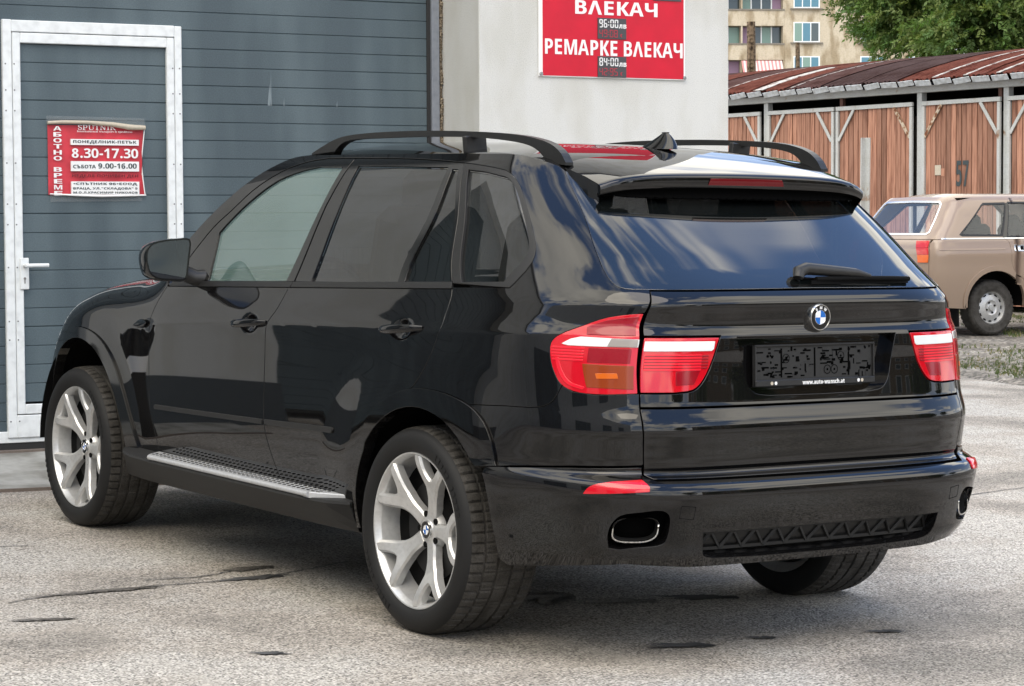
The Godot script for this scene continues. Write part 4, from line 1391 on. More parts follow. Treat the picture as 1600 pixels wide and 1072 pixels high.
func plate_holder(car: Node) -> void:
	var hold := Node3D.new()
	hold.name = "plate_holder"
	car.add_child(hold, true)
	hold.transform = Transform3D(Basis(Vector3.RIGHT, -0.05), Vector3(-0.004, 0.968, 0.945))
	var mb := MB.new()
	mb.box(Vector3(0, 0, 0.004), Vector3(0.525, 0.137, 0.010), Basis.IDENTITY, 0.002)
	mb.box(Vector3(0, 0.0655, 0.012), Vector3(0.525, 0.007, 0.010), Basis.IDENTITY, 0.002)
	mb.box(Vector3(0, -0.0575, 0.013), Vector3(0.525, 0.022, 0.012), Basis.IDENTITY, 0.003)
	for s in [-1.0, 1.0]:
		mb.box(Vector3(s * 0.2595, 0, 0.012), Vector3(0.006, 0.137, 0.010), Basis.IDENTITY, 0.002)
	put("tray", mb, M.satin, hold)
	var up := MB.new()
	var dn := MB.new()
	var r := RandomNumberGenerator.new()
	r.seed = 77
	for k in 150:
		var w := r.randf_range(0.004, 0.016) if k % 3 else r.randf_range(0.016, 0.036)
		var h := r.randf_range(0.004, 0.010) if k % 3 else r.randf_range(0.003, 0.006)
		if k % 5 == 0:
			var sw := w
			w = h
			h = sw
		var p := Vector2(r.randf_range(-0.245, 0.245), r.randf_range(-0.040, 0.055))
		if absf(p.x) < 0.012 or absf(p.x - 0.062) < 0.05 and p.y < 0.0:
			continue
		(dn if k % 7 else up).box(Vector3(p.x, p.y, 0.0095), Vector3(w, h, 0.0016))
	for e in [[0.055, -0.018], [0.086, -0.018], [-0.125, 0.022], [0.115, 0.026]]:
		for rr in [[0.013, 0.0155], [0.0, 0.004]]:
			dn.lathe([Vector2(rr[0], -0.0103), Vector2(rr[1], -0.0103)], 20)
			var from := dn.v.size() - 2 * 21
			for i in range(from, dn.v.size()):
				var p := dn.v[i]
				dn.v[i] = Vector3(e[0] + p.z, e[1] + p.y, -p.x)
				dn.n[i] = Vector3(0, 0, 1)
	for x in [-0.145, 0.0, 0.15]:
		dn.box(Vector3(x, 0.008, 0.0095), Vector3(0.006, 0.095, 0.0014))
	tag(put("slot", dn, M.void, hold), "", "", "", "stuff")
	tag(put("clip", up, M.plastic, hold), "", "", "", "stuff")
	words("lettering", "www.auto-wunsch.at", 0.015, M.white, hold, Transform3D(Basis.IDENTITY, Vector3(0.03, -0.0575, 0.0195)), true, 0.185, 0.001)
	for s in [[-0.195, M.tape], [-0.178, M.white], [0.185, M.white], [0.201, M.tape]]:
		var dm := MB.new()
		dm.lathe([Vector2(0, -0.0005), Vector2(0.006, -0.0005)], 12)
		var d := put("print_dot", dm, s[1], hold)
		d.transform = Transform3D(Basis(Vector3(0, 0, -1), Vector3(0, 1, 0), Vector3(1, 0, 0)), Vector3(s[0], -0.0575, 0.0197))

func wiper(car: Node, ch: Chart) -> void:
	var y := 1.262
	var at := func(x: float, yy: float, off: float) -> Vector3:
		# the glass point over that x
		var q := 0.0
		var best := 9.0
		var k := 0.0
		while k < 0.9:
			var p := ch.at(-signf(x) * k if x != 0.0 else 0.0, yy)
			if absf(p.x - x) < best:
				best = absf(p.x - x)
				q = -signf(x) * k
			k += 0.01
		return ch.at(q, yy) + ch.normal(q, yy) * off
	var mb := MB.new()
	mb.tube([at.call(-0.050, 1.246, 0.010), at.call(-0.040, 1.256, 0.022), at.call(-0.01, 1.261, 0.028), at.call(0.09, 1.256, 0.026), at.call(0.20, 1.250, 0.024), at.call(0.27, 1.244, 0.018)], [0.018, 0.024, 0.023, 0.021, 0.017, 0.008], 12, true, Vector2(1.0, 0.9))
	var arm := put("rear_wiper", mb, M.satin, car)
	var bl := MB.new()
	bl.tube([at.call(0.02, 1.240, 0.012), at.call(0.20, 1.240, 0.014), at.call(0.36, 1.240, 0.012), at.call(0.455, 1.239, 0.010)], 0.0085, 8, true)
	bl.bar(at.call(0.0, 1.2345, 0.005), at.call(0.45, 1.2345, 0.005), 0.004, 0.012)
	put("wiper_blade", bl, M.dark, arm)

func spoiler(car: Node) -> void:
	# sections along the car's width
	var mb := MB.new()
	var rows := 31
	var sec := []
	for k in rows:
		var t := lerpf(-1.0, 1.0, float(k) / (rows - 1))
		var v := 0.585 * t
		var b := 0.020 * t * t + 0.030 * pow(absf(t), 8.0)       # the edge runs forward towards the ends
		var dy := -0.014 * t * t - 0.030 * pow(absf(t), 8.0)
		sec.append([Vector3(v, 1.6675 - 0.03 * t * t - 0.012 * pow(absf(t), 8.0), 0.235), Vector3(v, 1.646 + dy, 0.36 - b * 0.3), Vector3(v, 1.622 + dy, 0.47 - b * 0.6), Vector3(v, 1.599 + dy, 0.560 - b), Vector3(v, 1.592 + dy, 0.574 - b), Vector3(v, 1.583 + dy, 0.578 - b), Vector3(v, 1.560 + dy * 0.8, 0.577 - b), Vector3(v, 1.547 + dy * 0.7, 0.572 - b)])
	var m: int = sec[0].size()
	var grid := func(g: MB, s: Array) -> void:
		var first := g.v.size()
		var c: int = s[0].size()
		for k in s.size():
			for j in c:
				var du: Vector3 = s[mini(k + 1, s.size() - 1)][j] - s[maxi(k - 1, 0)][j]
				var dv: Vector3 = s[k][mini(j + 1, c - 1)] - s[k][maxi(j - 1, 0)]
				g.vert(s[k][j], dv.cross(du).normalized())
		for k in s.size() - 1:
			for j in c - 1:
				var a := first + k * c + j
				g.quad(a, a + 1, a + c + 1, a + c)
	grid.call(mb, sec)
	# ends: fins that run down to the glass
	for s in [-1.0, 1.0]:
		var e: Array = sec[0] if s < 0 else sec[rows - 1]
		var f: float = 0.545 * s
		var low := [Vector3(s * 0.588, 1.590, 0.270), Vector3(s * 0.600, 1.540, 0.385), Vector3(s * 0.590, 1.485, 0.475), Vector3(s * 0.570, 1.478, 0.500)]
		var up := [e[0], e[1], e[2], e[3]]
		mb.face([up[0], up[1], low[1], low[0]], Vector3(s, 0.1, 0.3).normalized())
		mb.face([up[1], up[2], low[2], low[1]], Vector3(s, 0.1, 0.4).normalized())
		mb.face([up[2], up[3], low[3], low[2]], Vector3(s, 0.1, 0.5).normalized())
		mb.face([up[3], e[5], e[7], low[3]], Vector3(s * 0.7, 0.0, 0.7).normalized())
	var sp := put("roof_spoiler", mb, M.paint, car)
	# the black underside sweeps back in to the glass
	var un := MB.new()
	var su := []
	for k in rows:
		var t := lerpf(-1.0, 1.0, float(k) / (rows - 1))
		var e: Array = sec[k]
		var a: Vector3 = e[7]
		su.append([a, a + Vector3(0, -0.006, -0.012), Vector3(a.x * 0.99, 1.535 - 0.010 * t * t, a.z - 0.020), Vector3(a.x * 0.985, 1.524 - 0.006 * t * t, a.z - 0.018), Vector3(a.x * 0.975, 1.513 + 0.010 * pow(absf(t), 10.0), a.z - 0.010), Vector3(a.x * 0.97, 1.507 + 0.014 * pow(absf(t), 10.0), a.z - 0.004), Vector3(a.x * 0.965, 1.509 + 0.014 * pow(absf(t), 10.0), a.z - 0.05)])
	grid.call(un, su)
	put("spoiler_underside", un, M.void, sp)
	var bl := MB.new()
	var bs := []
	for k in 9:
		var t := lerpf(-1.0, 1.0, k / 8.0)
		var v := 0.168 * t
		var tt := v / 0.585
		var b := 0.020 * tt * tt
		bs.append([Vector3(v * 0.94, 1.580 - 0.014 * tt * tt, 0.5795 - b), Vector3(v * 0.97, 1.570, 0.5805 - b), Vector3(v, 1.556, 0.5785 - b)])
	grid.call(bl, bs)
	put("brake_light", bl, M.red_stop, sp)

func roof(car: Node, ch: Chart) -> void:
	var ytop := [[-0.93, 1.595], [-0.890, 1.600], [-0.800, 1.627], [-0.650, 1.646], [-0.500, 1.655], [0.0, 1.657], [1.25, 1.655], [1.40, 1.640], [1.46, 1.623]]
	var yc := [[-0.40, 1.636], [-0.25, 1.664], [-0.1, 1.685], [0.1, 1.700], [0.6, 1.712], [1.1, 1.708], [1.35, 1.682], [1.5, 1.655]]
	var mb := MB.new()
	var rows := 60
	var cols := 28
	var pos := []
	for k in rows + 1:
		var s := lerpf(-0.905, 1.45, float(k) / rows)
		var e := ch.at(s - ch.smin, Chart.hermite(ytop, s))
		var u := -e.z
		var c := Chart.hermite(yc, u)
		for j in cols + 1:
			var t := lerpf(1.0, -1.0, float(j) / cols)
			pos.append(Vector3(e.x * t, e.y + (c - e.y) * (1.0 - pow(absf(t), 2.6)), e.z - 0.05 * (1 - t * t) * smoothstep(1.2, 1.45, s)))
	for k in rows + 1:
		for j in cols + 1:
			var a: Vector3 = pos[mini(k + 1, rows) * (cols + 1) + j] - pos[maxi(k - 1, 0) * (cols + 1) + j]
			var b: Vector3 = pos[k * (cols + 1) + mini(j + 1, cols)] - pos[k * (cols + 1) + maxi(j - 1, 0)]
			var nn := a.cross(b).normalized()
			mb.vert(pos[k * (cols + 1) + j], nn if nn.y > 0 else -nn)
	for k in rows:
		for j in cols:
			var o := k * (cols + 1) + j
			mb.quad(o, o + 1, o + cols + 2, o + cols + 1)
	put("roof", mb, M.paint, car)
	# rails
	var top := smooth([1.353, 1.662, 1.266, 1.689, 1.142, 1.719, 0.995, 1.733, 0.578, 1.741, 0.15, 1.733, -0.116, 1.716, -0.248, 1.688, -0.304, 1.656, -0.331, 1.625], 3)
	var low := smooth([1.156, 1.674, 1.110, 1.697, 1.043, 1.711, 0.80, 1.717, 0.445, 1.7185, 0.15, 1.712, -0.038, 1.699, -0.140, 1.683, -0.185, 1.665, -0.219, 1.640], 3)
	var poly := joined([top, [-0.331, 1.615, -0.230, 1.625], back(low), [1.17, 1.655, 1.353, 1.648]])
	for side in [1.0, -1.0]:
		var rm := MB.new()
		var v_of := func(u: float) -> float:
			return 0.618 - 0.045 * smoothstep(0.1, -0.35, u) - 0.012 * smoothstep(0.9, 1.4, u)
		var loop := even(shrunk(poly, 0.0), 0.03)
		var tr := Geometry2D.triangulate_polygon(loop)
		for z in [-1.0, 1.0]:
			var first := rm.v.size()
			for p in shrunk(loop, 0.0):
				rm.vert(Vector3(-side * (v_of.call(p.x) + z * 0.016), p.y, -p.x), Vector3(-side * z, 0, 0))
			for k in range(0, tr.size(), 3):
				rm.tri(first + tr[k], first + tr[k + 1], first + tr[k + 2])
		for k in loop.size():
			var a := loop[k]
			var b := loop[(k + 1) % loop.size()]
			var e := (b - a).normalized()
			rm.face([Vector3(-side * (v_of.call(a.x) - 0.016), a.y, -a.x), Vector3(-side * (v_of.call(b.x) - 0.016), b.y, -b.x), Vector3(-side * (v_of.call(b.x) + 0.016), b.y, -b.x), Vector3(-side * (v_of.call(a.x) + 0.016), a.y, -a.x)], Vector3(0, -e.x, -e.y))
		rm.bar(Vector3(-side * 0.605, 1.66, -0.20), Vector3(-side * 0.612, 1.722, -0.20), 0.09, 0.026, Vector3.BACK, 0.004)
		put("roof_rail", rm, M.satin, car)
	# shark-fin aerial
	var fin := MB.new()
	var lay := []
	for k in 7:
		var t := k / 6.0
		lay.append([lerpf(0.045, -0.105, pow(t, 0.8)), lerpf(-0.185, -0.135, t * t), 0.034 * (1 - t * 0.82), 1.685 + 0.058 * t])
	for k in lay.size() - 1:
		var first := fin.v.size()
		for j in 25:
			var a := TAU * j / 24
			for l in [lay[k], lay[k + 1]]:
				var c: float = (l[0] + l[1]) / 2
				var h: float = (l[0] - l[1]) / 2
				fin.vert(Vector3(sin(a) * l[2], l[3], -(c + cos(a) * h)), Vector3(sin(a) * h, 0.35 * h, -cos(a) * l[2]).normalized())
		for j in 24:
			var o := first + j * 2
			fin.quad(o, o + 1, o + 3, o + 2)
	fin.box(Vector3(0, 1.744, 0.12), Vector3(0.011, 0.003, 0.03))
	put("roof_aerial", fin, M.gloss, car)

func nose(car: Node, ch: Chart) -> void:
	# bonnet
	var mb := MB.new()
	var rows := 26
	var cols := 20
	var yt := [[1.9, 1.165], [2.2, 1.145], [2.6, 1.112], [2.9, 1.065], [3.1, 1.01], [3.25, 0.93], [3.4, 0.84], [3.6, 0.74], [3.82, 0.66]]
	var pos := []
	for k in rows + 1:
		var u := lerpf(2.10, 3.70, float(k) / rows)
		var y := Chart.hermite(yt, u) - 0.001
		var e := ch.at(u - ch.smin, y)
		for j in cols + 1:
			var t := lerpf(1.0, -1.0, float(j) / cols)
			pos.append(Vector3(e.x * t, y + 0.045 * (1 - t * t), e.z - 0.10 * (1 - t * t)))
	for k in rows + 1:
		for j in cols + 1:
			var a: Vector3 = pos[mini(k + 1, rows) * (cols + 1) + j] - pos[maxi(k - 1, 0) * (cols + 1) + j]
			var b: Vector3 = pos[k * (cols + 1) + mini(j + 1, cols)] - pos[k * (cols + 1) + maxi(j - 1, 0)]
			var nn := a.cross(b).normalized()
			mb.vert(pos[k * (cols + 1) + j], nn if nn.y > 0 else -nn)
	for k in rows:
		for j in cols:
			var o := k * (cols + 1) + j
			mb.quad(o, o + 1, o + cols + 2, o + cols + 1)
	put("bonnet", mb, M.paint, car)
	# windscreen between the pillars
	var edge := smooth([1.44, 1.630, 1.567, 1.585, 1.709, 1.514, 1.901, 1.385, 2.042, 1.262, 2.110, 1.165], 4)
	var ws := MB.new()
	var c2 := 16
	for k in edge.size():
		var e := ch.at(edge[k].x - ch.smin, edge[k].y)
		for j in c2 + 1:
			var t := lerpf(1.0, -1.0, float(j) / c2)
			ws.vert(Vector3(e.x * t, e.y + 0.02 * (1 - t * t), e.z - 0.16 * (1 - t * t)), Vector3(-0.3 * t, 0.75, -0.6).normalized())
	for k in edge.size() - 1:
		for j in c2:
			var o := k * (c2 + 1) + j
			ws.quad(o, o + 1, o + c2 + 2, o + c2 + 1)
	put("windscreen", ws, M.wind_glass, car)
	var cowl := MB.new()
	for k in 9:
		var t0 := lerpf(1.0, -1.0, k / 9.0)
		var t1 := lerpf(1.0, -1.0, (k + 1) / 9.0)
		cowl.face([Vector3(-0.86 * t0, 1.17, -2.08 - 0.18 * (1 - t0 * t0)), Vector3(-0.86 * t1, 1.17, -2.08 - 0.18 * (1 - t1 * t1)), Vector3(-0.80 * t1, 1.15, -2.30), Vector3(-0.80 * t0, 1.15, -2.30)], Vector3.UP)
	put("cowl", cowl, M.plastic, car)
	# front bumper and lamps, only their sides show
	for side in [1.0, -1.0]:
		panel("front_bumper", car, ch, onto(ch, joined([[3.435, 0.42, 3.40, 0.56, 3.47, 0.62, 3.60, 0.66, 3.81, 0.62, 3.81, 0.25, 3.44, 0.27]]), side), [], M.paint, 0.03, 0.006, 0.02)
		panel("headlamp", car, ch, onto(ch, joined([[3.34, 0.70, 3.47, 0.79, 3.60, 0.735, 3.72, 0.69, 3.60, 0.67, 3.47, 0.63, 3.41, 0.58]]), side), [], M.clear_lens, 0.02, 0.002, 0.01)

func interior(car: Node) -> void:
	var fl := MB.new()
	fl.box(Vector3(0, 0.62, -1.0), Vector3(1.6, 0.05, 3.0))
	put("cabin_floor", fl, M.void, car)
	for x in [-0.37, 0.37]:
		var st := MB.new()
		st.box(Vector3(x, 0.85, -1.22), Vector3(0.50, 0.16, 0.52), Basis.IDENTITY, 0.05)
		st.box(Vector3(x, 1.16, -0.93), Vector3(0.47, 0.62, 0.13), Basis(Vector3.RIGHT, 0.26), 0.05)
		st.box(Vector3(x, 1.52, -0.86), Vector3(0.26, 0.16, 0.08), Basis(Vector3.RIGHT, 0.15), 0.035)
		put("front_seat", st, M.leather, car)
	var rs := MB.new()
	rs.box(Vector3(0, 0.86, -0.28), Vector3(1.3, 0.16, 0.5), Basis.IDENTITY, 0.05)
	rs.box(Vector3(0, 1.16, 0.02), Vector3(1.3, 0.6, 0.13), Basis(Vector3.RIGHT, 0.3), 0.05)
	for x in [-0.4, 0.4]:
		rs.box(Vector3(x, 1.48, 0.10), Vector3(0.26, 0.12, 0.08), Basis(Vector3.RIGHT, 0.2), 0.035)
	put("rear_seat", rs, M.dark, car)
	var ds := MB.new()
	ds.box(Vector3(0, 1.00, -1.96), Vector3(1.60, 0.26, 0.45), Basis(Vector3.RIGHT, -0.12), 0.07)
	put("dashboard", ds, M.dark, car)
	var sw := MB.new()
	sw.lathe([Vector2(0.172, -0.014), Vector2(0.186, -0.012), Vector2(0.191, 0.0), Vector2(0.186, 0.012), Vector2(0.172, 0.014), Vector2(0.167, 0.0), Vector2(0.172, -0.014)], 36)
	sw.box(Vector3(0, 0, 0), Vector3(0.03, 0.05, 0.34), Basis.IDENTITY, 0.01)
	var so := put("steering_wheel", sw, M.dark, car)
	so.transform = Transform3D(Basis(Vector3.UP, PI / 2) * Basis(Vector3.BACK, -0.42), Vector3(-0.37, 1.07, -1.62))

# ---------------------------------------------------------------- the yard
func yard_y(x: float, z: float) -> float:
	var n: Vector3 = yard.basis * Vector3.UP
	return -(n.x * x + n.z * z) / n.y

func ground() -> void:
	var mb := MB.new()
	mb.face([Vector3(-400, 0, 400), Vector3(400, 0, 400), Vector3(400, 0, -400), Vector3(-400, 0, -400)], Vector3.UP)
	var g := put("ground", mb, M.asphalt)
	g.transform = yard
	structure(g)
	# damp patches and the crack they follow: lobed sheets on the asphalt, in yard axes (x, z)
	var n := FastNoiseLite.new()
	n.seed = 5
	n.frequency = 1.0
	var blob := func(b: MB, cx: float, cz: float, rx: float, rz: float, ang: float, y: float, rough: float) -> void:
		var pts := []
		for k in 96:
			var a := TAU * k / 96
			var r: float = 1.0 + rough * (n.get_noise_2d(cx * 9 + cos(a) * 1.8, cz * 9 + sin(a) * 1.8) * 1.2 + n.get_noise_2d(cx * 9 + cos(a) * 7.0, cz * 9 + sin(a) * 7.0) * 0.8)
			var p := Vector2(cos(a) * rx * r, sin(a) * rz * r).rotated(ang)
			pts.append(Vector3(cx + p.x, y, cz + p.y))
		b.face(pts, Vector3.UP)
	var k := 0
	for s in YARD_STAINS:
		var b := MB.new()
		blob.call(b, s[0], s[1], s[2], s[3], s[4], 0.004 + 0.0004 * (k % 4), 0.8)
		put("damp_patch", b, M.damp if k % 2 == 0 else M.crack, g)
		k += 1
	var cr1 := MB.new()
	for line in YARD_CRACKS:
		var pts := cr(v2(line), 8)
		for j in pts.size() - 1:
			var e := (pts[j + 1] - pts[j]).normalized().orthogonal()
			var w0 := 0.004 + 0.006 * absf(n.get_noise_1d(pts[j].x * 30.0))
			var w1 := 0.004 + 0.006 * absf(n.get_noise_1d(pts[j + 1].x * 30.0))
			var j0 := e * 0.012 * n.get_noise_2d(pts[j].x * 22.0, pts[j].y * 22.0)
			var j1 := e * 0.012 * n.get_noise_2d(pts[j + 1].x * 22.0, pts[j + 1].y * 22.0)
			var a := pts[j] + j0
			var c := pts[j + 1] + j1
			cr1.face([Vector3(a.x + e.x * w0, 0.0035, a.y + e.y * w0), Vector3(c.x + e.x * w1, 0.0035, c.y + e.y * w1), Vector3(c.x - e.x * w1, 0.0035, c.y - e.y * w1), Vector3(a.x - e.x * w0, 0.0035, a.y - e.y * w0)], Vector3.UP)
	put("crack", cr1, M.crack, g)
	# the verge: gravel and weeds rising a little beyond the asphalt
	var vm := MB.new()
	var xs := [9.35, 9.5, 9.8, 10.4, 11.2, 12.2, 13.5, 15.0, 17.0, 40.0]
	var hs := [-0.01, 0.035, 0.05, 0.06, 0.09, 0.125, 0.135, 0.14, 0.14, 0.14]
	var zs := []
	for j in 60:
		zs.append(-40.0 + j * 0.9)
	for j in zs.size():
		for i in xs.size():
			var z: float = zs[j]
			var x: float = xs[i] - (z + 7.5) * 0.27 * (1.0 - float(i) / xs.size()) + (0.12 * n.get_noise_1d(z * 1.7) if i < 4 else 0.0)
			vm.vert(Vector3(x, yard_y(x, z) + hs[i] + (0.02 * n.get_noise_2d(x * 2, z * 2) if i > 0 else 0.0), z), Vector3.UP)
	for j in zs.size() - 1:
		for i in xs.size() - 1:
			var o := j * xs.size() + i
			vm.quad(o, o + 1, o + xs.size() + 1, o + xs.size())
	structure(put("gravel_verge", vm, M.gravel))
	grass_on_verge()

const YARD_STAINS := [[-0.84, -1.48, 0.105, 0.035, 0.05], [-0.93, -1.265, 0.13, 0.030, -0.05], [-1.55, -1.262, 0.27, 0.026, 0.02], [-0.31, 0.65, 0.10, 0.035, 0.5], [0.04, -0.15, 0.13, 0.06, 0.5], [0.34, -0.08, 0.13, 0.045, 0.5], [-0.17, -0.37, 0.10, 0.13, 0.2], [0.03, 0.68, 0.045, 0.018, 0.4], [-1.99, -0.83, 0.10, 0.02, 0.3], [-1.57, 0.09, 0.05, 0.022, 0.5], [1.16, -0.70, 0.05, 0.02, 0.5], [0.49, 0.80, 0.06, 0.02, 0.4]]
const YARD_CRACKS := [[-1.95, -1.20, -1.81, -1.25, -1.50, -1.265, -1.27, -1.275, -0.92, -1.265, -0.60, -1.36, -0.38, -1.45], [-1.30, -1.42, -1.05, -1.40, -0.86, -1.48, -0.70, -1.50], [2.3, -1.35, 2.9, -1.62, 3.4, -1.80, 4.2, -1.95], [-1.85, -2.9, -1.60, -2.55, -1.35, -2.45]]

func grass_on_verge() -> void:
	var blade := MB.new()
	for k in 5:
		var a := TAU * k / 5.0
		var d := Vector3(cos(a), 0, sin(a))
		var s := Vector3(-d.z, 0, d.x) * 0.004
		var h := 0.05 + 0.012 * (k % 3)
		var mid := d * 0.012 + Vector3(0, h * 0.6, 0)
		var tip := d * 0.035 + Vector3(0, h, 0)
		blade.face([s, -s, mid - s * 0.7, mid + s * 0.7], d + Vector3(0, 0.6, 0))
		blade.face([mid + s * 0.7, mid - s * 0.7, tip], d + Vector3(0, 0.6, 0))
	var mm := MultiMesh.new()
	mm.transform_format = MultiMesh.TRANSFORM_3D
	mm.use_colors = true
	mm.mesh = blade.mesh()
	var n := FastNoiseLite.new()
	n.seed = 9
	n.frequency = 0.55
	var where := []
	rng.seed = 31
	while where.size() < 16000:
		var z := rng.randf_range(-17.0, -3.0)
		var x := rng.randf_range(9.3, 16.0) - (z + 7.5) * 0.2
		var edge := x + (z + 7.5) * 0.27
		var band := smoothstep(9.45, 9.7, edge) * smoothstep(11.4, 10.4, edge)
		var keep := 0.75 * band + 0.10 + 0.5 * smoothstep(12.5, 14.0, edge)
		if n.get_noise_2d(x * 1.6, z * 1.6) * 1.3 + keep - 0.42 < rng.randf() * 0.6:
			continue
		where.append(Vector2(x, z))
	mm.instance_count = where.size()
	for k in where.size():
		var p: Vector2 = where[k]
		var edge := p.x + (p.y + 7.5) * 0.27
		var h := lerpf(0.045, 0.135, smoothstep(9.6, 12.5, edge))
		var s := rng.randf_range(0.35, 0.8)
		mm.set_instance_transform(k, Transform3D(Basis(Vector3.UP, rng.randf() * TAU).scaled(Vector3(s, s * rng.randf_range(0.7, 1.3), s)), Vector3(p.x, yard_y(p.x, p.y) + h - 0.01, p.y)))
		var dry := rng.randf()
		mm.set_instance_color(k, Color(0.075, 0.115, 0.022) if dry < 0.62 else (Color(0.13, 0.15, 0.04) if dry < 0.85 else Color(0.26, 0.22, 0.10)))
	var o := MultiMeshInstance3D.new()
	o.multimesh = mm
	o.material_override = M.grass
	o.name = "grass"
	add_child(o)
	tag(o, "short patchy green and dry grass on the verge by the garages", "grass", "", "stuff")

# ---------------------------------------------------------------- the workshop: local axes x along the front to the right, y up, z out of the wall, origin under the wicket door's left edge
var shop: Transform3D

func sectional_door(parent: Node, x0: float, x1: float, y0: float, y1: float, joint: float, cut := []) -> void:
	# rows of ribbed panels, each rib a shallow step; cut = [x0, x1, y1] is left open for the wicket
	var sec := 0.6105
	var rib := sec / 6.0
	var row := int(floor((y0 - joint) / sec))
	while joint + row * sec < y1:
		var a := joint + row * sec
		var parts := [[x0, x1, y0]]
		if cut.size() and a < cut[2]:
			parts = [[x0, cut[0], y0], [cut[1], x1, y0]]
			if a + sec > cut[2]:
				parts.append([cut[0], cut[1], cut[2]])
		for part in parts:
			var mb := MB.new()
			for r in 6:
				var ya := maxf(a + r * rib, part[2])
				var yc := minf(a + (r + 1) * rib, y1)
				if yc - ya < 0.012:
					continue
				var g := 0.0035 if r != 0 else 0.006
				mb.face([Vector3(part[0], ya + g, 0), Vector3(part[1], ya + g, 0), Vector3(part[1], yc - 0.004, 0), Vector3(part[0], yc - 0.004, 0)], Vector3(0, 0, 1))
				mb.face([Vector3(part[0], yc - 0.004, 0), Vector3(part[1], yc - 0.004, 0), Vector3(part[1], yc, -0.006), Vector3(part[0], yc, -0.006)], Vector3(0, 0.8, 0.6))
				mb.face([Vector3(part[0], ya, -0.006), Vector3(part[1], ya, -0.006), Vector3(part[1], ya + g, 0), Vector3(part[0], ya + g, 0)], Vector3(0, -0.8, 0.6))
			if mb.v.size():
				put("door_panel", mb, M.door_panel, parent)
		row += 1

func wbox(called: String, parent: Node, mat: Material, x0: float, x1: float, y0: float, y1: float, z0: float, z1: float, ch := 0.0) -> MeshInstance3D:
	var mb := MB.new()
	mb.box(Vector3((x0 + x1) / 2, (y0 + y1) / 2, (z0 + z1) / 2), Vector3(x1 - x0, y1 - y0, z1 - z0), Basis.IDENTITY, ch)
	return put(called, mb, mat, parent)

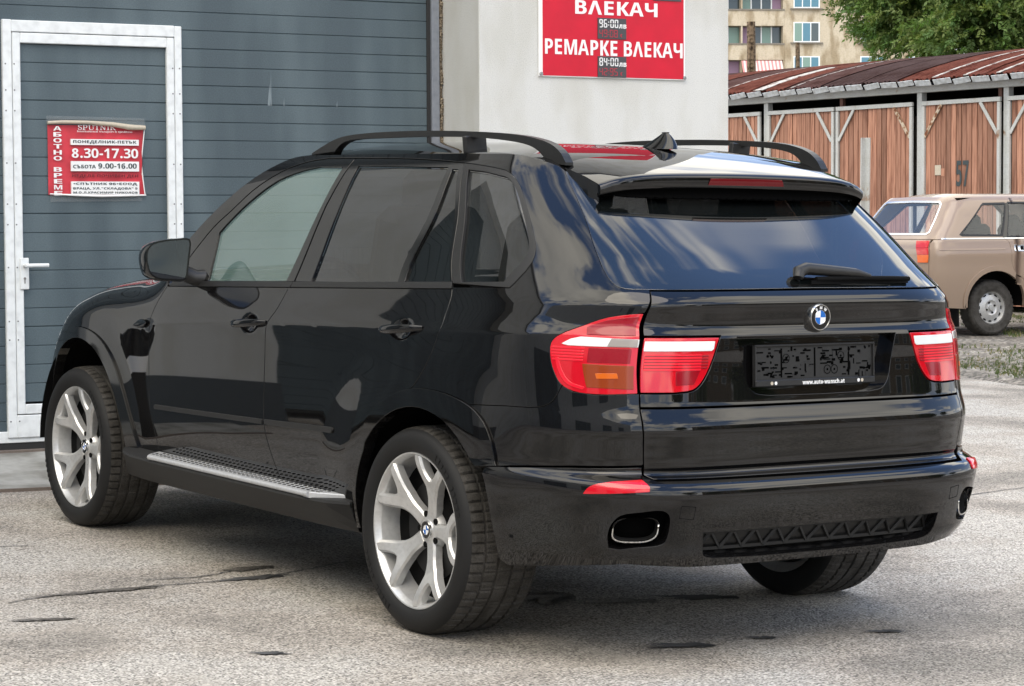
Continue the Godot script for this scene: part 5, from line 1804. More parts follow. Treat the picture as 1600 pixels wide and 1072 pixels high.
func workshop() -> void:
	var w := base("workshop_building", shop, "white rendered workshop with a deep pier beside its grey sectional garage door", "building")
	# piers stand 0.47 m proud of the doors; window reveals are their flanks
	var zf := 0.47
	wbox("pier", w, M.render, 2.628, 4.337, -0.3, 7.6, -0.6, zf, 0.004)
	wbox("pier", w, M.render, -2.80, -1.35, -0.3, 7.6, -0.6, zf, 0.004)
	wbox("pier", w, M.render, -9.6, -7.80, -0.3, 7.6, -0.6, zf, 0.004)
	wbox("wall_above_door", w, M.render, -1.35, 2.628, 5.30, 7.6, -0.6, zf - 0.003)
	wbox("wall_above_door", w, M.render, -7.80, -2.80, 5.30, 7.6, -0.6, zf - 0.003)
	wbox("left_wall", w, M.render, -13.2, -9.61, -0.3, 7.6, -0.6, zf - 0.003)
	wbox("plinth", w, M.plinth, -2.82, -1.33, -0.3, 0.62, -0.5, zf + 0.02, 0.004)
	wbox("plinth", w, M.plinth, -9.62, -7.78, -0.3, 0.62, -0.5, zf + 0.02, 0.004)
	wbox("rear_wall", w, M.render, -13.2, 4.337, -0.3, 7.6, -9.0, -0.63)
	wbox("roof_edge", w, M.jamb, -13.2, 4.44, 7.6, 7.72, -9.1, zf + 0.12)
	# the left wing comes forward along the yard
	wbox("wing_wall", w, M.render, -13.8, -13.21, -0.3, 9.0, zf, 32.0)
	for e in [[2.0, 5.4], [8.0, 11.4], [15.0, 18.4], [22.0, 25.4]]:
		var wd := wbox("wing_door", w, M.door_panel, -13.205, -13.15, 0.15, 3.9, e[0], e[1])
		for k in 7:
			wbox("door_rib", wd, M.door_panel, -13.149, -13.14, 0.2 + k * 0.53, 0.68 + k * 0.53, e[0] + 0.03, e[1] - 0.03)
	# grey steel jamb with crumbling foam at the right edge of the door
	wbox("door_jamb", w, M.jamb, 2.550, 2.600, 0.2, 5.30, -0.05, 0.028, 0.003)
	var fm := MB.new()
	var r := RandomNumberGenerator.new()
	r.seed = 4
	var y := 0.25
	while y < 5.25:
		var h := r.randf_range(0.02, 0.06)
		fm.box(Vector3(2.615 + r.randf_range(-0.002, 0.003), y + h / 2, 0.004 + r.randf_range(-0.006, 0.008)), Vector3(r.randf_range(0.018, 0.028), h * 1.1, 0.03), Basis(Vector3.BACK, r.randf_range(-0.2, 0.2)), 0.005)
		y += h
	put("foam_joint", fm, M.foam, w)
	wbox("door_seal", w, M.seal, 2.527, 2.5495, 0.22, 5.30, -0.06, 0.008)
	# the big door, with a wicket door in it
	var d := base("garage_door", shop, "tall dark grey ribbed sectional garage door with a white framed wicket door in it", "garage door")
	sectional_door(d, -1.33, 2.53, 0.285, 5.30, 0.867, [-0.004, 0.99, 2.505])
	wbox("bottom_rail", d, M.door_alu, -1.33, 2.53, 0.243, 0.305, -0.03, 0.012, 0.003)
	wbox("rubber_seal", d, M.seal, -1.33, 2.53, 0.205, 0.243, -0.03, 0.006)
	var st := MB.new()
	for e in [[1.531, 2.086, 0.012, 0.125], [1.540, 2.086, 0.006, 0.20], [1.62, 2.086, 0.004, 0.05], [1.95, 2.086, 0.004, 0.04]]:
		st.face([Vector3(e[0] - e[2], e[1], 0.0012), Vector3(e[0] + e[2] * 0.7, e[1], 0.0012), Vector3(e[0] + e[2] * 0.3, e[1] + e[3] * 0.6, 0.0012), Vector3(e[0] + 0.002, e[1] + e[3], 0.0012), Vector3(e[0] - e[2] * 0.5, e[1] + e[3] * 0.5, 0.0012)], Vector3.BACK)
	put("lime_streak", st, M.door_streak, d)
	# wicket: outer frame, inner leaf
	var k := base("wicket_door", shop, "white aluminium framed pedestrian door set into the grey garage door", "door")
	var fr := MB.new()
	for e in [[-0.015, 0.036, 0.27, 2.517], [0.958, 1.000, 0.27, 2.513], [0.036, 0.958, 2.452, 2.515], [0.036, 0.958, 0.27, 0.392]]:
		fr.box(Vector3((e[0] + e[1]) / 2, (e[2] + e[3]) / 2, 0.008), Vector3(e[1] - e[0], e[3] - e[2], 0.030), Basis.IDENTITY, 0.004)
	put("door_frame", fr, M.door_alu, k)
	var lf := MB.new()
	for e in [[0.039, 0.083, 0.397, 2.448], [0.911, 0.955, 0.397, 2.448], [0.083, 0.911, 2.393, 2.448], [0.083, 0.911, 0.397, 0.450]]:
		lf.box(Vector3((e[0] + e[1]) / 2, (e[2] + e[3]) / 2, 0.010), Vector3(e[1] - e[0], e[3] - e[2], 0.026), Basis.IDENTITY, 0.004)
	put("leaf_frame", lf, M.door_alu, k)
	sectional_door(k, 0.083, 0.911, 0.450, 2.393, 0.867)
	var sc := MB.new()
	for yy in [0.36, 0.80, 0.90, 1.19, 1.42, 1.53, 1.75, 2.03, 2.14, 2.28]:
		for x in [0.000, 0.048, 0.945, 0.985]:
			sc.lathe([Vector2(0, -0.0255), Vector2(0.004, -0.0250), Vector2(0.0045, -0.023)], 8)
			var from := sc.v.size() - 2 * 2 * 9
			for i in range(from, sc.v.size()):
				var p := sc.v[i]
				sc.v[i] = Vector3(x + p.z, yy + p.y, -p.x)
				var q := sc.n[i]
				sc.n[i] = Vector3(q.z, q.y, -q.x)
	tag(put("screw_head", sc, M.screw, k), "", "", "", "stuff")
	var hp := wbox("handle_plate", k, M.door_alu, 0.062, 0.110, 1.071, 1.241, 0.0235, 0.033, 0.003)
	var lv := MB.new()
	lv.tube([Vector3(0.085, 1.200, 0.033), Vector3(0.085, 1.200, 0.068)], 0.009, 12)
	lv.tube([Vector3(0.083, 1.200, 0.068), Vector3(0.12, 1.2005, 0.071), Vector3(0.208, 1.2005, 0.069)], 0.0105, 12, true, Vector2(0.75, 1.0))
	put("lever_handle", lv, M.door_alu, hp)
	var kh := MB.new()
	kh.tube([Vector3(0.086, 1.130, 0.0325), Vector3(0.086, 1.130, 0.0345)], 0.007, 12)
	kh.box(Vector3(0.086, 1.115, 0.0335), Vector3(0.006, 0.024, 0.002))
	put("keyhole", kh, M.steel, hp)
	# a second door further left, seen in the car's flank
	var d2 := base("garage_door", shop, "second grey ribbed sectional garage door, left of the white pier and only mirrored in the car", "garage door")
	sectional_door(d2, -7.78, -2.82, 0.285, 5.30, 0.867)
	var bo := base("bollard", Transform3D(Basis.IDENTITY, shop * Vector3(-1.25, 0, 0.95) + Vector3(0, 0.06, 0)), "black steel bollard with a pale band, standing left of the wicket door", "bollard")
	var bt := MB.new()
	bt.tube([Vector3(0, -0.1, 0), Vector3(0, 0.80, 0), Vector3(0, 0.86, 0), Vector3(0, 0.885, 0)], [0.075, 0.075, 0.06, 0.02], 20)
	put("post", bt, M.gloss, bo)
	var bb := MB.new()
	bb.tube([Vector3(0, 0.62, 0), Vector3(0, 0.74, 0)], 0.077, 20)
	put("reflective_band", bb, M.white, bo)
	# threshold slab with a worn steel edge, laid as a wedge
	var sl := MB.new()
	var dy := 0.205
	var f0 := shop * Vector3(-2.2, 0, 0.0)
	var pts := []
	for x in [-2.3, 2.9]:
		var q := shop * Vector3(x, 0, 1.02)
		pts.append([Vector3(x, dy, -0.02), Vector3(x, yard_y(q.x, q.z) + 0.012 - shop.origin.y, 1.02), Vector3(x, yard_y(q.x, q.z) - 0.1 - shop.origin.y, 1.02)])
	sl.face([pts[0][0], pts[0][1], pts[1][1], pts[1][0]], Vector3(0, 1, 0.16).normalized())
	sl.face([pts[0][1], pts[0][2], pts[1][2], pts[1][1]], Vector3.BACK)
	var so := put("concrete_threshold", sl, M.slab)
	so.transform = shop
	structure(so)
	var ed := MB.new()
	ed.bar(pts[0][1] + Vector3(0, -0.006, 0.006), pts[1][1] + Vector3(0, -0.006, 0.006), 0.022, 0.02)
	put("slab_edge", ed, M.slab_edge, so)
	var tr := MB.new()
	tr.box(Vector3(0.3, 0.196, 0.01), Vector3(5.2, 0.02, 0.10))
	put("door_sill", tr, M.slab_edge, so)

# seven-segment figures made of small bars
func digits(mb: MB, what: String, at: Vector2, h: float, wdt: float, th: float, z: float) -> float:
	var seg := {"0": "abcdef", "1": "bc", "2": "abged", "3": "abgcd", "4": "fgbc", "5": "afgcd", "6": "afgedc", "7": "abc", "8": "abcdefg", "9": "abcdfg"}
	var x := at.x
	for c in what:
		if c == ":":
			for yy in [0.32, 0.68]:
				mb.box(Vector3(x + th * 0.6, at.y + h * yy, z), Vector3(th, th, 0.002))
			x += th * 2.6
			continue
		var m := h / 2
		var spots := {"a": [wdt / 2, h - th / 2, 1], "g": [wdt / 2, m, 1], "d": [wdt / 2, th / 2, 1], "f": [th / 2, m + m / 2, 0], "b": [wdt - th / 2, m + m / 2, 0], "e": [th / 2, m / 2, 0], "c": [wdt - th / 2, m / 2, 0]}
		for s in seg[c]:
			var e: Array = spots[s]
			mb.box(Vector3(x + e[0], at.y + e[1], z), Vector3(wdt - th * 1.3, th, 0.002) if e[2] == 1 else Vector3(th, m - th * 0.9, 0.002))
		x += wdt * 1.28
	return x

func price_sign() -> void:
	var z := 0.47
	var s := base("price_sign", shop * Transform3D(Basis.IDENTITY, Vector3(3.516, 2.75, z)), "red price board with white Cyrillic lettering on the white pier", "sign")
	# local: centre x 0; bottom edge at y -0.487
	var b := -0.487
	wbox("backing_board", s, M.white, -0.503, 0.503, b, 0.95, 0.001, 0.012, 0.002)
	wbox("red_panel", s, M.sign_red, -0.478, 0.490, b + 0.006, 0.945, 0.012, 0.0135)
	var zt := 0.0145
	words("lettering", "ВΛЕКАЧ", 0.080, M.white, s, Transform3D(Basis.IDENTITY, Vector3(0.022, -0.078, zt)), true, 0.565, 0.002)
	words("lettering", "РЕМАРКЕ ВΛЕКАЧ", 0.088, M.white, s, Transform3D(Basis.IDENTITY, Vector3(0.009, -0.312, zt)), true, 0.945, 0.002)
	for e in [[-0.012, -0.258, "96:00", "49:08"], [-0.012, -0.482, "84:00", "42:95"], [0.0, -0.020, "40:00", "20:45"], [0.372, -0.020, "50:00", "25:57"]]:
		var px: float = e[0]
		var py: float = e[1]
		var disp := wbox("price_display", s, M.lcd, px - 0.098, px + 0.098, py, py + 0.122, zt - 0.001, zt + 0.004, 0.001)
		var wm := MB.new()
		digits(wm, e[2], Vector2(px - 0.088, py + 0.066), 0.048, 0.0235, 0.0058, zt + 0.005)
		put("price_figures", wm, M.white, disp)
		words("lettering", "лв", 0.024, M.white, disp, Transform3D(Basis.IDENTITY, Vector3(px + 0.072, py + 0.076, zt + 0.005)), true, 0.0, 0.002)
		var rm := MB.new()
		digits(rm, e[3], Vector2(px - 0.088, py + 0.010), 0.044, 0.0235, 0.0042, zt + 0.005)
		put("price_figures", rm, M.lcd_red, disp)
		words("lettering", "€", 0.020, M.lcd_red, disp, Transform3D(Basis.IDENTITY, Vector3(px + 0.062, py + 0.022, zt + 0.005)), true, 0.0, 0.002)
	for x in [-0.490, 0.495]:
		var bm := MB.new()
		bm.tube([Vector3(x, b + 0.014, 0.010), Vector3(x, b + 0.014, 0.019)], 0.012, 14)
		bm.tube([Vector3(x, b + 0.014, 0.019), Vector3(x, b + 0.014, 0.023)], 0.006, 6)
		put("mounting_bolt", bm, M.old_chrome, s)

func hours_notice() -> void:
	# curled paper notice under clear tape on the wicket door
	var s := base("opening_hours_notice", shop * Transform3D(Basis.IDENTITY, Vector3(0.2315, 1.577, 0.004)), "curled red and white opening hours notice taped to the wicket door", "notice")
	var W := 0.545
	var H := 0.398
	var mb := MB.new()
	for j in 9:
		for i in 13:
			var u := i / 12.0
			var v := j / 8.0
			var bulge := 0.003 * sin(PI * v) * (0.4 + 0.6 * u) + 0.004 * smoothstep(0.85, 1.0, u) * sin(PI * v)
			mb.vert(Vector3(u * W - 0.012 * sin(PI * v) * smoothstep(0.8, 1.0, u), 0.003 + v * (H - 0.02) - 0.006 * sin(PI * u) * (1 - v), 0.002 + bulge), Vector3(-0.03, 0.0, 1).normalized())
	for j in 8:
		for i in 12:
			var o := j * 13 + i
			mb.quad(o, o + 1, o + 14, o + 13)
	put("red_sheet", mb, M.paper_red, s)
	var z := 0.0165
	var put_bar := func(x0: float, x1: float, y0: float, y1: float) -> void:
		wbox("white_field", s, M.white, x0, x1, y0, y1, 0.004, z)
	put_bar.call(0.125, 0.512, 0.274, 0.306)
	put_bar.call(0.125, 0.512, 0.132, 0.186)
	put_bar.call(0.125, 0.512, 0.006, 0.076)
	var lay := [["ПОНЕДЕЛНИК-ПЕТЪК", 0.020, 0.360, 0.318, 0.290, M.ink], ["8.30-17.30", 0.052, 0.378, 0.318, 0.230, M.white], ["СЪБОТА", 0.019, 0.128, 0.200, 0.157, M.ink], ["9.00-16.00", 0.029, 0.220, 0.388, 0.161, M.ink], ["НЕДЕЛЯ-ПОЧИВЕН ДЕН", 0.020, 0.376, 0.318, 0.105, M.ink_red], ["•СПЪТНИК 96•ЕООД", 0.016, 0.362, 0.318, 0.062, M.ink], ["ВРАЦА, УЛ.\"СКЛАДОВА\" 5", 0.015, 0.366, 0.318, 0.037, M.ink], ["М.О.Л.КРАСИМИР НИКОЛОВ", 0.011, 0.366, 0.318, 0.016, M.ink]]
	for e in lay:
		words("lettering", e[0], e[1], e[5], s, Transform3D(Basis.IDENTITY, Vector3(e[3], e[4], z + 0.001)), true, e[2], 0.001)
	words("lettering", "International transport & spedition", 0.013, M.white, s, Transform3D(Basis.IDENTITY, Vector3(0.318, 0.347, z)), false, 0.315, 0.001, "Droid Serif")
	words("lettering", "SPUTNIK", 0.026, M.white, s, Transform3D(Basis.IDENTITY, Vector3(0.275, 0.370, z - 0.004)), false, 0.215, 0.001, "Droid Serif")
	var yy := 0.372
	for c in "АБОТНО ВРЕМЕ":
		if c == " ":
			yy -= 0.028
			continue
		words("lettering", c, 0.024, M.white, s, Transform3D(Basis.IDENTITY, Vector3(0.052, yy - 0.010, z - 0.004)), true, 0.046, 0.001)
		yy -= 0.0322
	# rolled tape along the top, a lip along the bottom and right, clear tape around
	var tp := MB.new()
	tp.tube([Vector3(-0.002, 0.392, 0.012), Vector3(0.08, 0.397, 0.016), Vector3(0.22, 0.397, 0.019), Vector3(0.36, 0.388, 0.020), Vector3(0.46, 0.374, 0.021), Vector3(0.547, 0.372, 0.022)], [0.009, 0.010, 0.010, 0.013, 0.016, 0.013], 10, true, Vector2(1.0, 1.0))
	put("rolled_top_edge", tp, M.tape, s)
	var lp := MB.new()
	lp.tube([Vector3(0.006, 0.008, 0.010), Vector3(0.15, 0.001, 0.014), Vector3(0.30, -0.003, 0.016), Vector3(0.45, 0.0, 0.014), Vector3(0.552, 0.002, 0.010)], [0.003, 0.006, 0.007, 0.006, 0.004], 8)
	lp.tube([Vector3(0.546, 0.0, 0.012), Vector3(0.529, 0.12, 0.019), Vector3(0.530, 0.24, 0.019), Vector3(0.545, 0.36, 0.016)], [0.003, 0.0035, 0.003, 0.003], 8)
	put("curled_edge", lp, M.white, s)
	var ct := MB.new()
	ct.face([Vector3(-0.006, 0.385, 0.002), Vector3(0.552, 0.385, 0.002), Vector3(0.552, 0.425, 0.002), Vector3(-0.006, 0.430, 0.002)], Vector3.BACK)
	put("clear_tape", ct, M.tape_clear, s)
	var c2 := MB.new()
	c2.face([Vector3(0.01, -0.035, 0.002), Vector3(0.53, -0.03, 0.002), Vector3(0.53, 0.004, 0.002), Vector3(0.01, 0.004, 0.002)], Vector3.BACK)
	put("clear_tape", c2, M.tape_clear, s)

# ---------------------------------------------------------------- the row of lock-up garages: along z, fronts facing -x
const GX := 16.6

func lockups() -> void:
	var g := base("garage_row", Transform3D.IDENTITY, "long low row of lock-up garages under a rusty arched corrugated roof", "garage row")
	var z0 := -26.0
	var z1 := -6.0
	# back and side walls, floor kept dark inside
	wbox("rear_wall", g, M.block_dark, GX + 5.6, GX + 5.8, 0.0, 3.2, z0, z1)
	wbox("end_wall", g, M.block_dark, GX + 0.1, GX + 5.6, 0.0, 3.15, z1 - 0.2, z1)
	wbox("end_wall", g, M.block_dark, GX + 0.1, GX + 5.6, 0.0, 3.15, z0, z0 + 0.2)
	# eaves beam and ceiling behind it
	wbox("eaves_beam", g, M.steel_grey, GX - 0.06, GX + 0.06, 3.075, 3.165, z0, z1, 0.004)
	wbox("ceiling", g, M.dark, GX + 0.08, GX + 5.6, 3.12, 3.17, z0, z1)
	# arched corrugated sheets
	var r := RandomNumberGenerator.new()
	r.seed = 12
	var arch := []
	for k in 19:
		var t := k / 18.0
		arch.append(Vector2(GX - 0.28 + 6.3 * t, 3.225 + 0.53 * (1.0 - pow(absf(2 * t - 1), 2.0))))
	var z := z1
	var n := 0
	while z > z0:
		var wd := 0.756
		var mb := MB.new()
		var waves := 9
		var cols := waves * 6 + 1
		var lift := 0.004 * (n % 2)
		for c in cols:
			var zz := z - wd * 1.03 * c / (cols - 1)
			var ph := TAU * c / 6.0
			for k in arch.size():
				var p: Vector2 = arch[k]
				var d: Vector2 = (arch[mini(k + 1, 18)] - arch[maxi(k - 1, 0)]).normalized()
				var up := Vector2(-d.y, d.x)
				var h := 0.017 * cos(ph) + lift
				var slope := -0.017 * sin(ph) * TAU / (wd * 1.03 / waves) * -1.0
				var pp := p + up * h
				var jag := 0.0
				if k == 0:
					jag = 0.05 * r.randf()
				mb.vert(Vector3(pp.x + jag, pp.y, zz), (Vector3(up.x, up.y, 0) - Vector3(0, 0, slope)).normalized())
		for c in cols - 1:
			for k in arch.size() - 1:
				var o := c * arch.size() + k
				mb.quad(o, o + 1, o + arch.size() + 1, o + arch.size())
		var mats := [M.roof_brown, M.roof_dark, M.roof_brown, M.roof_rust, M.roof_brown]
		var mm: Material = mats[r.randi_range(0, 4)]
		if z < -13.3 and z > -17.0:
			mm = M.roof_rust if z > -15.4 else M.roof_dark
		if z <= -17.0 and z > -20.5:
			mm = M.roof_rust if n % 3 else M.roof_brown
		if z >= -13.3 and z < -10.0:
			mm = M.roof_dark
		put("roof_sheet", mb, mm, g)
		z -= wd
		n += 1
	# pale worn ridges on some sheets
	for e in [[-14.05, 0.03], [-14.62, 0.03], [-15.18, 0.028], [-17.95, 0.014], [-18.6, 0.05], [-18.7, 0.05], [-19.6, 0.015], [-13.2, 0.012]]:
		var sm := MB.new()
		for k in arch.size() - 1:
			var a: Vector2 = arch[k]
			var b: Vector2 = arch[k + 1]
			if e[1] > 0.04 and k > 3:
				continue
			sm.bar(Vector3(a.x, a.y + 0.017, e[0]), Vector3(b.x, b.y + 0.017, e[0]), e[1] * 2.0, 0.008)
		put("worn_ridge", sm, M.roof_pale, g)
	# bent flashing plates along the eaves
	z = z1
	while z > z0:
		var fm := MB.new()
		var len := r.randf_range(0.27, 0.33)
		var tilt := r.randf_range(-0.10, 0.02)
		fm.box(Vector3(GX - 0.25, 3.185 + r.randf_range(-0.006, 0.006), z - len / 2), Vector3(0.012, 0.075, len), Basis(Vector3.RIGHT, tilt) * Basis(Vector3.BACK, 0.5), 0.002)
		put("eaves_plate", fm, M.flash, g)
		z -= len + r.randf_range(0.03, 0.055)
	# purlin ends and posts
	for zz in [-14.16, -15.70, -18.78, -20.5, -12.6]:
		wbox("post", g, M.steel_grey, GX - 0.02, GX + 0.07, 0.1, 3.075, zz - 0.045, zz + 0.045, 0.003)
	for zz in [-17.25, -14.3, -13.1, -12.0]:
		wbox("short_post", g, M.rust_post, GX + 0.02, GX + 0.07, 2.9, 3.075, zz - 0.03, zz + 0.03)
	# leaves
	var leaves := [[-20.35, -18.86, ""], [-18.70, -17.31, ""], [-17.27, -15.79, ""], [-15.61, -14.22, "57"], [-14.10, -12.68, ""], [-12.52, -11.1, ""], [-11.05, -9.6, ""], [-9.5, -8.0, ""], [-22.0, -20.6, ""], [-23.5, -22.1, ""]]
	var li := 0
	for e in leaves:
		var za: float = e[0]
		var zb: float = e[1]
		var which: String = ["far left lock-up door behind the roof rail of the black car", "lock-up door left of the one with the upright grey bar", "lock-up door with a grey steel bar standing before it", "lock-up door with the number 57 stencilled on its planks", "lock-up door right of number 57, cut by the picture's right edge", "lock-up door beyond the picture's right edge", "lock-up door two beyond the picture's right edge", "lock-up door near the row's front end", "lock-up door hidden behind the workshop's white pier", "last lock-up door hidden behind the workshop"][li]
		var d := base("lockup_door", Transform3D(Basis.IDENTITY, Vector3(GX - 0.03, 0, 0)), "reddish brown plank " + which, "garage door", "lock-up doors of the garage row")
		var top := 2.955
		var low := 0.30
		var pw := 0.094
		var m := int(round((zb - za - 0.10) / pw))
		var step := (zb - za - 0.10) / m
		for k in m:
			var mb := MB.new()
			var x := r.randf_range(-0.005, 0.005)
			mb.box(Vector3(x, (top + low) / 2, za + 0.05 + step * (k + 0.5)), Vector3(0.022, top - low - 0.06, step - r.randf_range(0.008, 0.015)), Basis(Vector3.RIGHT, r.randf_range(-0.0012, 0.0012)), 0.003)
			put("plank", mb, M.wood[r.randi_range(0, 5)], d)
		wbox("backing", d, M.void, 0.018, 0.03, low, top, za + 0.02, zb - 0.02)
		var fm := MB.new()
		fm.box(Vector3(-0.02, top - 0.025, (za + zb) / 2), Vector3(0.035, 0.055, zb - za), Basis.IDENTITY, 0.003)
		for zz in [za + 0.025, zb - 0.025]:
			fm.box(Vector3(-0.022, (top + low) / 2 - 0.03, zz), Vector3(0.035, top - low - 0.06, 0.05), Basis.IDENTITY, 0.003)
		put("steel_frame", fm, M.steel_grey, d)
		for sgn in [1.0, -1.0]:
			var bm := MB.new()
			var zc := za + 0.05 if sgn > 0 else zb - 0.05
			bm.bar(Vector3(-0.028, top - 0.05, zc + sgn * 0.30), Vector3(-0.028, top - 0.46, zc), 0.045, 0.018, Vector3.RIGHT, 0.002)
			put("corner_brace", bm, M.steel_rust if (li + int(sgn)) % 3 == 1 else M.steel_grey, d)
		if e[2] != "":
			words("lettering", e[2], 0.33, M.ink, d, Transform3D(Basis(Vector3.UP, -PI / 2), Vector3(-0.0185, 2.01, -14.885)), true, 0.22, 0.001)
			for q in [[2.06, 0.13, -15.33, 0.11], [2.03, 0.10, -15.24, 0.06]]:
				wbox("paint_patch", d, M.wood[4] if q[3] < 0.1 else M.tape, -0.0150, -0.0146, q[0] - q[1] / 2, q[0] + q[1] / 2, q[2] - q[3] / 2, q[2] + q[3] / 2)
		li += 1
	var bar := base("steel_bar", Transform3D(Basis.IDENTITY, Vector3(GX - 0.25, 0, -16.46)), "upright grey angle bar standing before a plank lock-up door", "post")
	var bm := MB.new()
	bm.box(Vector3(0, 1.3, 0.02), Vector3(0.02, 2.42, 0.085), Basis(Vector3.RIGHT, 0.012), 0.003)
	bm.box(Vector3(-0.04, 1.3, -0.03), Vector3(0.08, 2.42, 0.02), Basis(Vector3.RIGHT, 0.012), 0.003)
	put("angle_iron", bm, M.steel_grey, bar)

# ---------------------------------------------------------------- the old beige estate: origin under the middle of the rear axle, -z ahead
func estate() -> void:
	var p1 := Vector3(12.6706, 0.2166, -10.5762)          # where the right rear wheel stands
	var h := Vector3(0.991, 0, 0.133).normalized()
	var right := h.cross(Vector3.UP)
	var b := Basis(right, Vector3.UP, -h)
	var car := base("beige_estate_car", Transform3D(b, p1 - right * 0.70), "old beige four-door estate car with steel wheels parked on the verge facing the lock-ups", "car")
	var ch := Chart.new()
	ch.flares = []
	ch.setup([[0.28, 0.755], [0.45, 0.785], [0.60, 0.805], [0.75, 0.812], [0.885, 0.812], [0.91, 0.803], [0.98, 0.795], [1.01, 0.782], [1.06, 0.765], [1.20, 0.715], [1.36, 0.655], [1.42, 0.62], [1.46, 0.57]],
		[[0.28, 0.74], [0.45, 0.80], [0.60, 0.82], [0.80, 0.825], [0.92, 0.815], [0.99, 0.79], [1.06, 0.745], [1.20, 0.63], [1.36, 0.51], [1.42, 0.46], [1.46, 0.40]],
		[[0.28, 11.0], [1.0, 10.0], [1.46, 8.0]],
		[[0.3, 1.0], [2.0, 1.0], [2.8, 0.97], [3.05, 0.92], [3.10, 0.80], [3.12, 0.02]], [[0.3, 2.0], [3.2, 2.0]], 0.3, 10.0, 1.12, 0.80)
	var arcp := func(c: Vector2, r: float, a0: float, a1: float) -> PackedVector2Array:
		var o := PackedVector2Array()
		for k in 21:
			var a := lerpf(a0, a1, k / 20.0)
			o.append(c + Vector2(cos(a), sin(a)) * r)
		return o
	for side in [-1.0, 1.0]:
		var on := func(p: PackedVector2Array) -> PackedVector2Array:
			return onto(ch, p, side)
		var doorgap := smooth([0.085, 1.005, 0.145, 0.97, 0.175, 0.90, 0.19, 0.76, 0.24, 0.66, 0.36, 0.56, 0.44, 0.45, 0.47, 0.33], 3)
		var arch: PackedVector2Array = arcp.call(Vector2(0.0, 0.30), 0.385, -0.05, PI + 0.05)
		panel("rear_wing", car, ch, on.call(joined([doorgap, [0.40, 0.29], arch, [-0.42, 0.285, -0.72, 0.30, -0.832, 0.46, -0.832, 0.70, -0.832, 0.96, -0.80, 1.0, -0.10, 1.008]])), [], M.beige, 0.05, 0.0, 0.015)
		panel("wing_crease", car, ch, on.call(joined([[0.10, 0.892, 0.10, 0.902, -0.72, 0.902, -0.72, 0.892]])), [], M.beige, 0.03, 0.004, 0.006, 0.0)
		# arch lip
		var lipo: PackedVector2Array = arcp.call(Vector2(0.0, 0.30), 0.425, 0.0, PI)
		var lipi: PackedVector2Array = arcp.call(Vector2(0.0, 0.30), 0.375, PI, 0.0)
		panel("wheel_arch", car, ch, on.call(joined([lipo, lipi])), [], M.beige, 0.03, 0.012, 0.04, 0.0)
		var gw := joined([[-0.475, 1.035, -0.515, 1.05, -0.330, 1.350, -0.300, 1.372, 0.105, 1.378, 0.120, 1.36, 0.065, 1.03]])
		panel("upper_side", car, ch, on.call(joined([[-0.80, 1.005, -0.772, 1.02, -0.692, 1.10, -0.702, 1.40, -0.50, 1.43, 1.10, 1.43, 1.66, 1.08, 1.75, 1.0, 1.72, 1.0, 1.55, 1.06, 1.10, 1.385, 0.165, 1.385, 0.095, 1.012]])), [on.call(gw)], M.beige, 0.045, 0.0, 0.02, 0.0)
		panel("window_seal", car, ch, on.call(shrunk(gw, 0.004)), [on.call(shrunk(gw, -0.018))], M.satin, 0.02, 0.001, 0.012, 0.0)
		panel("rear_side_window", car, ch, on.call(gw), [], M.old_glass, 0.08, -0.006, 0.0, 0.0)
		panel("pillar", car, ch, on.call(joined([[0.070, 1.015, 0.125, 1.375, 0.172, 1.378, 0.118, 1.015]])), [], M.gloss, 0.03, 0.004, 0.012, 0.0)
		var fw := joined([[0.135, 1.035, 0.185, 1.370, 0.640, 1.370, 0.620, 1.030]])
		var door := panel("rear_door", car, ch, on.call(joined([back(doorgap), [0.085, 1.005, 0.72, 1.005, 0.74, 0.33]])), [], M.beige, 0.05)
		panel("window", door, ch, on.call(fw), [], M.old_glass, 0.08, -0.006, 0.0, 0.0)
		panel("window_frame", door, ch, on.call(joined([[0.115, 1.010, 0.170, 1.388, 0.655, 1.388, 0.645, 1.010]])), [on.call(fw)], M.satin, 0.03, 0.002, 0.012, 0.0)
		panel("belt_trim", door, ch, on.call(joined([[0.085, 1.001, 0.74, 1.001, 0.74, 1.014, 0.085, 1.014]])), [], M.old_chrome, 0.03, 0.006, 0.008, 0.0)
		panel("belt_trim", car, ch, on.call(joined([[-0.72, 1.001, 0.08, 1.001, 0.08, 1.013, -0.72, 1.013]])), [], M.old_chrome, 0.03, 0.006, 0.008, 0.0)
		panel("door_handle", door, ch, on.call(joined([[0.215, 0.875, 0.345, 0.872, 0.345, 0.938, 0.215, 0.941]])), [], M.old_chrome, 0.02, 0.004, 0.008, 0.0)
		panel("handle_cup", door, ch, on.call(joined([[0.23, 0.888, 0.33, 0.886, 0.33, 0.926, 0.23, 0.928]])), [], M.dark, 0.02, 0.006, 0.004, 0.0)
		var fd := panel("front_door", car, ch, on.call(joined([[0.745, 0.33, 0.745, 1.005, 1.68, 1.0, 1.75, 0.9, 1.80, 0.55, 1.76, 0.33]])), [], M.beige, 0.07)
		var ffw := joined([[0.70, 1.03, 0.70, 1.37, 1.06, 1.37, 1.50, 1.07, 1.52, 1.03]])
		panel("window", fd, ch, on.call(ffw), [], M.old_glass, 0.08, -0.006, 0.0, 0.0)
		panel("window_frame", fd, ch, on.call(joined([[0.66, 1.010, 0.66, 1.388, 1.09, 1.388, 1.56, 1.06, 1.60, 1.010]])), [on.call(ffw)], M.satin, 0.03, 0.002, 0.012, 0.0)
		panel("front_wing", car, ch, on.call(joined([[1.80, 0.33, 1.84, 0.55, 1.78, 0.95, 1.8, 0.99, 3.08, 0.93, 3.08, 0.42, 2.80, 0.33], arcp.call(Vector2(2.424, 0.30), 0.375, 0.0, PI)])), [], M.beige, 0.06)
